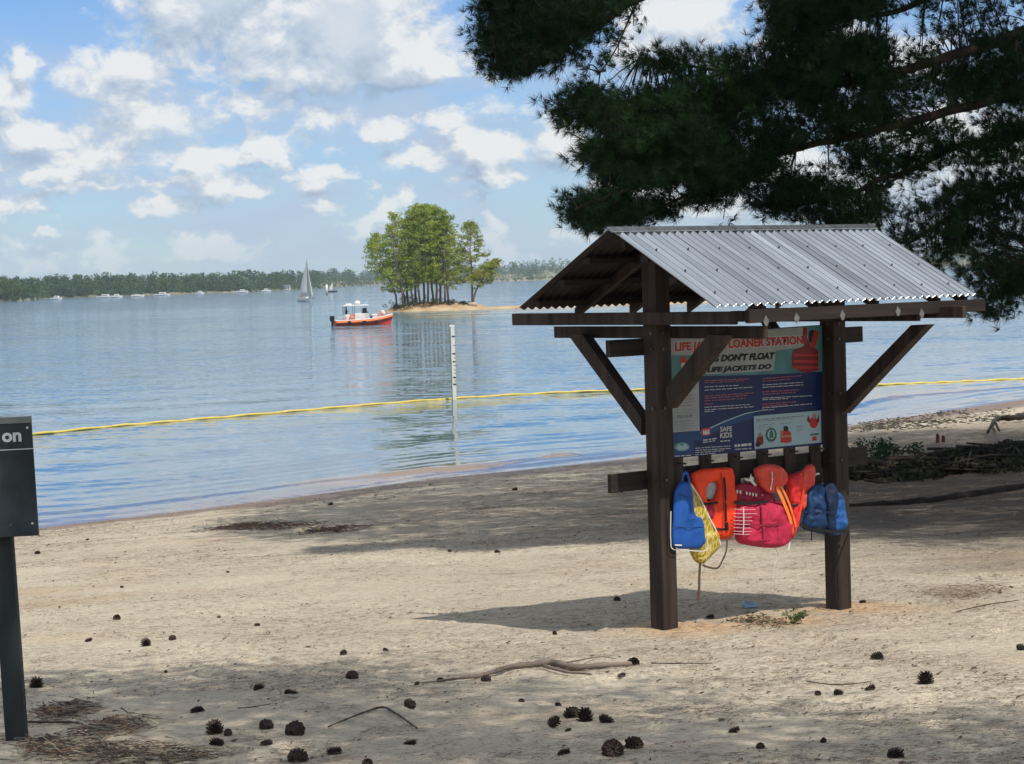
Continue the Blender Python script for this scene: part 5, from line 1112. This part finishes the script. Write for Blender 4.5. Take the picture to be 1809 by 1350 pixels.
# ------------------------------------------------------------------ pine cones
M_cone = P('pine_cone', (.035, .024, .020), .85, noise=(40, 3, .4)); M_cone2 = P('pine_cone_tips', (.13, .095, .075), .9)
def cone_mesh(seed, R, L_, open_):
    rg_ = random.Random(seed); m_ = MB(); m_.sphere((0, 0, 0), (R*.52, R*.52, L_*.44), 8, 6)
    n = 64; ga = PI*(3-5**.5)
    for i in range(n):
        t = (i+.5)/n; z = -L_*.5+L_*t; rr = R*math.sin(PI*min(.985, t*.86+.10))**.75; a_ = i*ga; ln = R*(.50+open_*.35)*(1-.35*t); c_, s_ = math.cos(a_), math.sin(a_)
        b0 = .50*rr; ln *= .95; tip = b0+ln*rg_.uniform(.8, 1.1); up = L_*.02+ln*(.35+.5*t); w = R*.40*(1-.3*t)
        def pt(r_, w_, z_): return (c_*r_-s_*w_, s_*r_+c_*w_, z_)
        V = [pt(b0, -w*.5, z-.002), pt(b0, w*.5, z-.002), pt(tip, w*.55, z+up), pt(tip, -w*.55, z+up), pt(b0, -w*.4, z+.004), pt(b0, w*.4, z+.004), pt(tip*1.02, 0, z+up+R*.07)]
        m_.cur = 0; m_.add(V, [(0, 3, 2, 1), (4, 5, 6), (0, 4, 6, 3), (1, 2, 6, 5)]); m_.mi[-1] = 1
        m_.mi[-3] = 1
    return m_.build('pine_cone', [M_cone, M_cone2], recalc=False)
cp = [cone_mesh(1, .038, .076, .8), cone_mesh(2, .030, .085, .5), cone_mesh(3, .041, .072, .95)]
cones = [  # photo x, y (centre), size, label
 (207, 1092, .85, 0, 'upright cone farthest back of the left foreground, on sunlit sand'), (156, 1130, .7, 1, 'smallish cone right of the sign post, level with its middle'), (258, 1137, .95, 2, 'broad cone left of its slightly farther neighbour, left foreground'), (305, 1127, .75, 0, 'cone just up and to the right of a broad cone, left foreground'),
 (293, 1179, .45, 1, 'very small cone below a pair in the left foreground'), (194, 1196, .4, 1, 'tiny cone on bare sand between the sign post and the pair'), (64, 1209, 1.15, 2, 'large cone lying beside the lower part of the sign post'), (456, 1210, .85, 0, 'cone left of the flat broad cone in the left middle foreground'),
 (513, 1224, .95, 1, 'flat broad cone lying on its side above two large dark cones'), (350, 1255, 1.0, 1, 'cone lying alone above the cluster of three on the left'), (380, 1292, 1.15, 2, 'largest cone of the cluster of three at lower left'), (385, 1314, .9, 0, 'lowest cone of the cluster of three at lower left'),
 (403, 1296, .8, 1, 'right-hand cone of the cluster of three at lower left'), (471, 1286, 1.0, 0, 'round cone left of the tall dark one, lower left middle'), (472, 1312, .8, 1, 'low cone right under the round one, lower left middle'), (520, 1294, 1.25, 2, 'tall dark cone, biggest in the lower left middle'),
 (387, 1087, .5, 1, 'small flat cone on sunlit sand behind the left foreground'), (455, 1101, .6, 1, 'small cone on the sunlit strip at centre left'), (67, 974, .75, 0, 'cone near the waterline just right of the sign board'), (216, 1032, .4, 0, 'tiny dark cone on the bright sand at left'),
 (154, 948, .5, 1, 'small cone by the shore behind the bright sand'), (403, 1009, .4, 1, 'thin dark cone on the bright sand at centre left'), (606, 1152, .65, 0, 'small cone above the round one left of the driftwood'), (621, 1191, 1.0, 2, 'round dark cone left of the driftwood branch'),
 (592, 1325, .9, 1, 'cone on its side left of centre at the bottom'), (524, 1343, 1.15, 2, 'cone cut by the bottom edge under the tall dark one'), (650, 1348, .7, 0, 'cone cut by the bottom edge left of centre'), (723, 1315, .8, 1, 'cone below the thin bent stick'),
 (725, 1246, .85, 0, 'cone lying above the bend of the thin stick'), (736, 1204, .45, 1, 'small cone at the thin left tip of the driftwood'), (778, 1201, .7, 1, 'cone against the left end of the driftwood branch'), (860, 1203, .75, 0, 'cone tucked under the middle of the driftwood branch'),
 (1120, 1170, 1.0, 0, 'cone at the thick right end of the driftwood branch'), (1099, 1191, .6, 1, 'greyish small cone just below the right end of the driftwood'), (921, 1237, .5, 1, 'small pale cone below the middle of the driftwood'), (986, 1246, .55, 1, 'thin flat cone above the cluster at bottom centre'),
 (977, 1276, .85, 0, 'left cone of the cluster of four at bottom centre'), (1008, 1264, 1.0, 2, 'topmost cone of the cluster of four at bottom centre'), (1034, 1271, 1.1, 2, 'middle cone of the cluster of four at bottom centre'), (1070, 1276, 1.0, 1, 'right cone of the cluster of four, lying on its side'),
 (1003, 1290, .45, 1, 'flat scrap of cone right under the cluster of four'), (1083, 1331, 1.25, 2, 'biggest cone of the pair at the bottom, right of centre'), (1119, 1321, 1.1, 0, 'right-hand cone of the pair at the bottom, right of centre'), (995, 1331, .75, 1, 'cone left of the pair at the bottom edge'),
 (980, 1113, .6, 1, 'small cone on lit sand just below the kiosk shadow'), (681, 1144, .55, 1, 'small flat cone at the centre left between shade and light'), (1090, 1051, .75, 0, 'cone in the kiosk shadow left of the near post'), (1255, 1086, .8, 1, 'cone in the shadow between the two kiosk posts'),
 (1523, 1057, .7, 1, 'cone at the foot of the far kiosk post'), (1551, 1153, 1.0, 0, 'dark cone on open sand right of the kiosk'), (1635, 1205, 1.15, 2, 'large round cone, rightmost big one on the open sand'), (1538, 1218, .75, 1, 'elongated cone lying left of the large round one'),
 (1480, 1226, .65, 0, 'right one of two small cones under the kiosk'), (1445, 1226, .6, 1, 'left one of two small cones under the kiosk'), (1296, 1296, .7, 1, 'dark cone alone at lower right centre'), (1343, 1325, .55, 0, 'small cone near the bottom, right of centre'),
 (1455, 1316, .5, 1, 'faint small cone near the bottom at right'), (1580, 1341, .95, 0, 'cone at the bottom edge on the right'), (1806, 1132, .8, 0, 'cone cut by the right edge of the picture'), (1766, 1039, .6, 1, 'small cone on the far right beside a thinner one'),
 (1786, 1031, .5, 1, 'thin cone farthest right on the sunlit sand'), (585, 888, .7, 0, 'dark cone at the edge of the wet sand, centre left'), (878, 969, .7, 1, 'cone in the tree shade left of the kiosk'), (910, 862, .8, 1, 'cone on the shaded sand near the water, centre'), (794, 968, .5, 0, 'small cone in the tree shade at centre')]
usedc = set()
for k, (px, py, s, v, lab) in enumerate(cones):
    g0 = gpt(px, py+5); sc = s*.87*(1+max(0, g0.y-17)*.03)
    if v not in usedc: o = cp[v]; usedc.add(v)
    else: o = cp[v].copy(); C.objects.link(o)
    o.location = (g0.x, g0.y, float(gz(g0.x, g0.y))+.016*sc); o.scale = (sc,)*3
    o.rotation_euler = (random.uniform(1.1, 1.9) if v != 2 or k % 2 else random.uniform(-.5, .5), random.uniform(-.3, .3), random.uniform(0, 6.28)); tag(o, lab, 'pine cone', 'pine cones scattered on the sand')

# ------------------------------------------------------------------ sticks and driftwood
M_drift = P('driftwood', (.15, .12, .10), .85, noise=(8, 5, .35), stretch=(.3, 1, 1), bump=(20, 4, .005)); M_twig = P('twig_dark', (.07, .055, .045), .9)
def stick(name, pxs, radii, mat, label, cat='stick', branches=(), lift=.012, group=None):
    P_ = [gpt(*q) for q in pxs]; c = P_[len(P_)//2].copy(); r0_ = np.interp(np.linspace(0, 1, len(P_)), np.linspace(0, 1, len(radii)), radii)
    W3 = [Vector((p.x, p.y, p.z+lift+float(r0_[i])*.6))-c for i, p in enumerate(P_)]; cm = catmull(W3, 6); rr = np.interp(np.linspace(0, 1, len(cm)), np.linspace(0, 1, len(r0_)), r0_)
    rr = [float(r_*(1+.25*math.sin(i*1.9)*math.sin(i*.7))) for i, r_ in enumerate(rr)]; m_ = MB(); m_.tube(cm, rr, 8)
    if not branches: o = m_.build(name, mat, smooth=True, recalc=False); o.location = c; tag(o, label, cat, group); return o
    root = empty(name, c); m_.build('stem', mat, root, smooth=True, recalc=False); tag(root, label, cat, group)
    for bp2, br in branches:
        Q = [gpt(*q) for q in bp2]; W4 = [Vector((p.x, p.y, p.z+lift+br))-c for p in Q]; m_ = MB(); m_.tube(catmull(W4, 5), [max(.002, br*(1-.8*i/(5*len(Q)))) for i in range(5*(len(Q)-1)+1)], 6); m_.build('side_branch', mat, root, smooth=True, recalc=False)
    return root
stick('driftwood_branch', [(745, 1210), (800, 1207), (850, 1203), (900, 1190), (940, 1184), (975, 1180), (1015, 1187), (1060, 1184), (1115, 1178)], [.004, .009, .015, .019, .022, .018, .013], M_drift, 'grey forked driftwood branch lying across the sand in the centre foreground', 'driftwood', [([(960, 1187), (1000, 1196), (1020, 1198), (1045, 1202)], .012), ([(985, 1180), (1020, 1172), (1060, 1166), (1090, 1168)], .006)])
stick('bent_stick', [(580, 1287), (610, 1277), (645, 1265), (676, 1256), (700, 1266), (722, 1280), (737, 1292)], [.004, .006, .006, .004], M_twig, 'thin dark stick with a sharp bend left of the bottom centre', 'stick', group='thin sticks on the sand')
stick('stick', [(1150, 1177), (1200, 1178), (1258, 1177)], [.003, .004, .002], M_twig, 'thin straight twig right of the driftwood end', 'stick', group='thin sticks on the sand')
stick('stick', [(1425, 1208), (1480, 1213), (1540, 1207)], [.003, .004, .002], M_twig, 'thin reddish twig above the two small cones under the kiosk', 'stick', group='thin sticks on the sand')
stick('stick', [(420, 1259), (450, 1256), (480, 1251)], [.003, .003, .002], M_twig, 'short twig right of the lone cone at lower left', 'stick', group='thin sticks on the sand')
stick('stick', [(1690, 1078), (1740, 1070), (1800, 1062)], [.004, .005, .003], M_twig, 'long thin twig on the open sand near the right edge', 'stick', group='thin sticks on the sand')
stick('stick', [(20, 1276), (70, 1276), (130, 1280), (170, 1292)], [.006, .008, .004], M_twig, 'dark stick beside the sign post foot among pine straw', 'stick', group='thin sticks on the sand')

# ------------------------------------------------------------------ litter on the sand (needles, bark, cone scales): nobody could count it
def litter():
    rg_ = np.random.default_rng(9); n = 190000
    yy = np.exp(rg_.uniform(np.log(8.6), np.log(60), n)); xx = rg_.uniform(-.27, .27, n)*yy
    yy2 = YS(xx); ok = (yy < yy2-.6); dens = vnoise(xx*.7, yy*.5, 55)*.65+vnoise(xx*3, yy*2.2, 56)*.5
    # more under the trees and along the wrack lines, less on the bright strip
    bright = np.exp(-((yy-21.5)/3.2)**2)*np.clip(1-np.abs(xx+1)/7, 0, 1)
    duff = np.exp(-(((xx-8)/6)**2+((yy-34)/13)**2)**2)
    pr = duff*.5+np.clip((dens-.36)*2.6, .05, 1)*(1-.75*bright)*np.where(yy < 14, 1.0, .8)
    ok &= rg_.uniform(0, 1, n) < pr; x, y = xx[ok], yy[ok]; n = len(x); z = gz(x, y)+.004
    ang = rg_.normal(.15, .65, n); typ = rg_.random(n); far = 1+np.maximum(y-15, 0)*.035
    Ln = np.where(typ < .8, rg_.gamma(2.2, .020, n)+.012, rg_.gamma(1.6, .0045, n)+.003)*far; Wd = np.where(typ < .8, .0026, Ln*rg_.uniform(.35, .8, n))*np.where(typ < .8, far, 1)
    dx, dy = np.cos(ang), np.sin(ang); hz = rg_.uniform(0, .006, n)
    c = np.stack([x, y, z+hz], 1); d = np.stack([dx*Ln, dy*Ln, rg_.normal(0, .004, n)], 1); s = np.stack([-dy*Wd, dx*Wd, rg_.uniform(0, .5, n)*Wd], 1)*.5; u = np.zeros((n, 3)); u[:, 2] = Wd*.4
    V = np.stack([c-d/2-s, c-d/2+s, c+d/2+u*.5, c-u*0+u], 1)     # small tents of three faces
    i0 = np.arange(n)[:, None]*4; Fq = np.concatenate([i0+np.array([[0, 1, 3]]), i0+np.array([[1, 2, 3]]), i0+np.array([[2, 0, 3]])]); mi = np.concatenate([np.where(typ < .8, rg_.integers(0, 2, n)*3, np.where(typ < .97, 1, 2))]*3)
    tag(mesh_np('pine_litter', V.reshape(-1, 3), Fq, [P('dead_needles', (.10, .068, .048), .9), P('bark_chips', (.085, .062, .048), .9), P('pale_chips', (.45, .38, .30), .8), P('grey_needles', (.20, .16, .125), .9)], midx=mi), 'fine pine litter of dead needles and bark chips scattered over the sand', 'litter', None, 'stuff')
litter()
def straw_patch(name, blobs, n, label, mats, ln=(.05, .14), seed=1, h=.03, wd=.003, cat='pine straw'):
    rg_ = np.random.default_rng(seed); XY = []
    for (px, py, rx, ry, w) in blobs:
        k = int(n*w); a_ = rg_.uniform(0, 2*PI, k); r_ = rg_.uniform(0, 1, k)**.6; P_ = [gpt(px+math.cos(b)*rx*q, py+math.sin(b)*ry*q) for b, q in zip(a_[:60], r_[:60])]
        P_ = np.array([list(p) for p in P_]); idx = rg_.integers(0, len(P_), k); XY.append(P_[idx, :2]+rg_.normal(0, 1, (k, 2))*P_[:, 1].mean()*.006*np.array([1, 2.0]))
    XY = np.concatenate(XY); k = len(XY); z = gz(XY[:, 0], XY[:, 1])+rg_.uniform(0, h, k); L_ = rg_.uniform(*ln, k); a_ = rg_.normal(.2, .7, k)
    d = np.stack([np.cos(a_)*L_, np.sin(a_)*L_, rg_.normal(0, .18, k)*L_], 1)*.5; s = np.stack([-np.sin(a_), np.cos(a_), rg_.uniform(.3, 1, k)], 1)*wd; c = np.stack([XY[:, 0], XY[:, 1], z], 1)
    V = np.stack([c-d-s, c-d+s, c+d], 1).reshape(-1, 3); tag(mesh_np(name, V, np.arange(len(V)).reshape(-1, 3), mats, midx=rg_.integers(0, len(mats), k)), label, cat, None, 'stuff')
M_st1 = P('straw_brown', (.12, .075, .05), .9); M_st2 = P('straw_dark', (.04, .03, .028), .9); M_st3 = P('straw_grey', (.22, .19, .14), .9)
straw_patch('pine_straw', [(125, 1256, 26, 9, .24), (210, 1285, 40, 12, .24), (95, 1325, 40, 14, .2), (200, 1335, 90, 12, .3), (330, 1342, 50, 7, .1)], 2300, 'matted brown pine straw and dead grass at the bottom left by the sign post', [M_st1, M_st2, M_st3], seed=2)
straw_patch('shore_debris', [(470, 930, 75, 6, .5), (590, 936, 40, 4, .2), (420, 931, 25, 4, .2)], 1500, 'thin dark streak of washed-up debris near the water at left centre', [M_st2, M_st1], (.06, .2), 3, .02, .006, 'debris')
straw_patch('shore_debris', [(1600, 748, 90, 10, .5), (1720, 735, 90, 12, .4), (1540, 757, 40, 6, .2)], 900, 'speckled dark wrack along the waterline right of the kiosk', [M_st2, M_bush], (.05, .25), 4, .03, .02, 'debris')
straw_patch('dry_grass', [(1690, 1047, 50, 4, .7), (1730, 1040, 30, 4, .3)], 500, 'low dry grass tuft on the sunlit sand right of the kiosk', [M_st3, M_st1], (.04, .12), 6, .04, .003, 'grass')
# weed by the kiosk
g0 = gpt(1400, 1098); wd_ = empty('weed', g0); tag(wd_, 'small green leafy weed growing on the sand between the kiosk posts', 'weed')
rg = np.random.default_rng(4); m_ = MB(); LP = []
for k in range(9):
    a_ = rg.uniform(0, 2*PI); L_ = rg.uniform(.05, .16); e = (math.cos(a_)*L_, math.sin(a_)*L_*.8, rg.uniform(.02, .09)); m_.tube([(0, 0, -.01), (e[0]*.5, e[1]*.5, e[2]*.8), e], .0025, 5)
    for q in range(9): t = rg.uniform(.35, 1.05); LP.append((e[0]*t+rg.normal(0, .014), e[1]*t+rg.normal(0, .014), e[2]*t+rg.normal(0, .010)+.008))
m_.build('stem', P('weed_stem', (.10, .12, .05), .8), wd_)
V, Fc = leaves(np.array(LP), np.full(len(LP), .008), 3, .030, rg, .5); mesh_np('leaves', V, Fc, leafmat('weed_leaf', (.06, .11, .04), (.16, .22, .10), .25, 20), wd_)
straw_patch('ground_weeds', [(1345, 1096, 35, 4, 1)], 240, 'sparse trailing weed sprigs left of the leafy weed by the kiosk', [M_bush, M_st1], (.02, .06), 8, .02, .005, 'weeds')
# clear blue plastic scrap in the kiosk shadow
g0 = gpt(1325, 1074); m_ = MB(); m_.tube([(-.06, 0, .03), (-.05, 0, .032), (.03, .005, .03), (.055, .006, .022), (.075, .008, .02)], [.024, .030, .028, .014, .012], 12)
M_pl = P('clear_blue_plastic', (.35, .55, .72), .12); M_pl.node_tree.nodes['Principled BSDF'].inputs['Transmission Weight'].default_value = .55
o = m_.build('plastic_bottle', M_pl, smooth=True); o.location = g0; o.rotation_euler = (0, 0, .5); tag(o, 'crushed clear blue plastic bottle in the kiosk shadow between the posts', 'bottle')
# ------------------------------------------------------------------ brush pile and fallen trunk beyond the kiosk, right
M_deb = P('rotting_wood', (.028, .023, .020), .9, noise=(3, 5, .5), bump=(10, 4, .02))
def pile():
    c = gpt(1670, 838); root = empty('brush_pile', c); tag(root, 'long dark heap of dead boughs lying in the shade right of the kiosk', 'brush pile'); rg_ = np.random.default_rng(31)
    # spine follows the top edge seen in the photograph
    pts = [gpt(1535, 838), gpt(1600, 842), gpt(1670, 838), gpt(1740, 830), gpt(1809, 822), gpt(1900, 812)]; hs = [.12, .24, .36, .42, .46, .42]
    for k in range(150):
        t = rg_.uniform(0, 5); i = min(int(t), 4); f_ = t-i; b_ = pts[i]*(1-f_)+pts[i+1]*f_; hh = hs[i]*(1-f_)+hs[i+1]*f_; dvn = (pts[i+1]-pts[i]).normalized()
        side = rg_.normal(0, .9); p0 = b_+Vector((-dvn.y, dvn.x, 0))*side+Vector((0, 0, hh*rg_.uniform(0, 1)*math.exp(-(side/1.1)**2)+.02)); L_ = rg_.uniform(.6, 2.4); a_ = math.atan2(dvn.y, dvn.x)+rg_.normal(0, .35); d = Vector((math.cos(a_), math.sin(a_), rg_.normal(-.02, .08)))*L_*.5
        m_ = MB(); m_.tube([p0-d-c, p0-c+Vector((0, 0, rg_.normal(0, .06))), p0+d-c], [rg_.uniform(.012, .03), rg_.uniform(.015, .04), .006], 6)
        if k < 60: m_.build('bough', M_deb, root, smooth=True, recalc=False)
        else:
            if k == 60: big = MB()
            big.v, big.f, big.mi = (lambda V_, F_, o_: (big.v+V_, big.f+[tuple(i_+o_ for i_ in f) for f in F_], big.mi+[0]*len(F_)))(m_.v, m_.f, len(big.v))
    o = big.build('fine_branches', M_deb, root, recalc=False); o['kind'] = 'stuff'
    cc = []; 
    for k in range(420):
        t = rg_.uniform(0, 5); i = min(int(t), 4); f_ = t-i; b_ = pts[i]*(1-f_)+pts[i+1]*f_; hh = hs[i]*(1-f_)+hs[i+1]*f_; dvn = (pts[i+1]-pts[i]).normalized(); side = rg_.normal(0, .8)
        p0 = b_+Vector((-dvn.y, dvn.x, 0))*side; cc.append((p0.x-c.x, p0.y-c.y, p0.z-c.z+hh*.75*math.exp(-(side/1.1)**2)*rg_.uniform(.2, 1)))
    V, Fc = leaves(np.array(cc), np.full(420, .30), 40, .14, rg_, .5); o = mesh_np('dead_needles', V, Fc, leafmat('dead_bough_needles', (.018, .020, .014), (.05, .05, .035), .1, 1.), root)
    gq = []; b_ = gpt(1565, 832)
    for k in range(28): gq.append((b_.x-c.x+rg_.normal(0, .5), b_.y-c.y+rg_.normal(0, .4), b_.z-c.z+.25+rg_.uniform(0, .25)))
    V, Fc = leaves(np.array(gq), np.full(28, .16), 30, .10, rg_, .7); mesh_np('green_sprig', V, Fc, leafmat('green_sprig', (.010, .030, .016), (.022, .06, .03), .1, 3.), root)
pile()
stick('fallen_limb', [(1745, 772), (1757, 754), (1766, 750), (1790, 749), (1815, 745), (1860, 741)], [.03, .06, .07, .09, .10], M_deb, 'dark crooked limb reaching out of the brush pile by the right edge', 'fallen branch', [([(1757, 752), (1762, 764), (1766, 772)], .04), ([(1775, 750), (1782, 746), (1792, 744)], .03)], lift=.10)
stick('pale_stick', [(1566, 818), (1571, 826), (1577, 835)], [.02, .03, .02], M_drift, 'short pale stick leaning on the left end of the brush pile', 'stick', lift=.35)
stick('fallen_log', [(1490, 898), (1560, 893), (1640, 888), (1720, 877), (1830, 862)], [.03, .05, .06, .06], M_deb, 'long low half-buried log in the shade below the brush pile', 'log', lift=-.01)
M_rs = P('red_stake_wood', (.08, .028, .02), .8, noise=(8, 4, .3))
for px, py, hh, lab in ((1656, 781, .22, 'taller of two red-brown stakes behind the brush pile'), (1666, 780, .16, 'shorter right-hand one of two red-brown stakes')):
    g0 = gpt(px, py); m_ = MB(); m_.tube([(0, 0, -.1), (.01, 0, hh*.8), (.0, .01, hh)], [.045, .04, .02], 8); o = m_.build('stake', M_rs); o.location = g0; tag(o, lab, 'stake', 'stakes behind the brush pile')

# ------------------------------------------------------------------ haze over the lake
hz = MB(); hz.box(-1200, 2200, -80, 3600, -10, 60); M_hz = bpy.data.materials.new('haze'); M_hz.use_nodes = True; nt = M_hz.node_tree; nt.nodes.clear(); ov = nt.nodes.new('ShaderNodeOutputMaterial'); pv = nt.nodes.new('ShaderNodeVolumePrincipled')
pv.inputs['Density'].default_value = HAZE; pv.inputs['Color'].default_value = (.74, .88, 1.0, 1); pv.inputs['Anisotropy'].default_value = -.1; nt.links.new(pv.outputs[0], ov.inputs['Volume'])
o = hz.build('haze', M_hz); tag(o, kind='stuff'); o['label'] = 'thin pale haze over the lake'; o['category'] = 'haze'
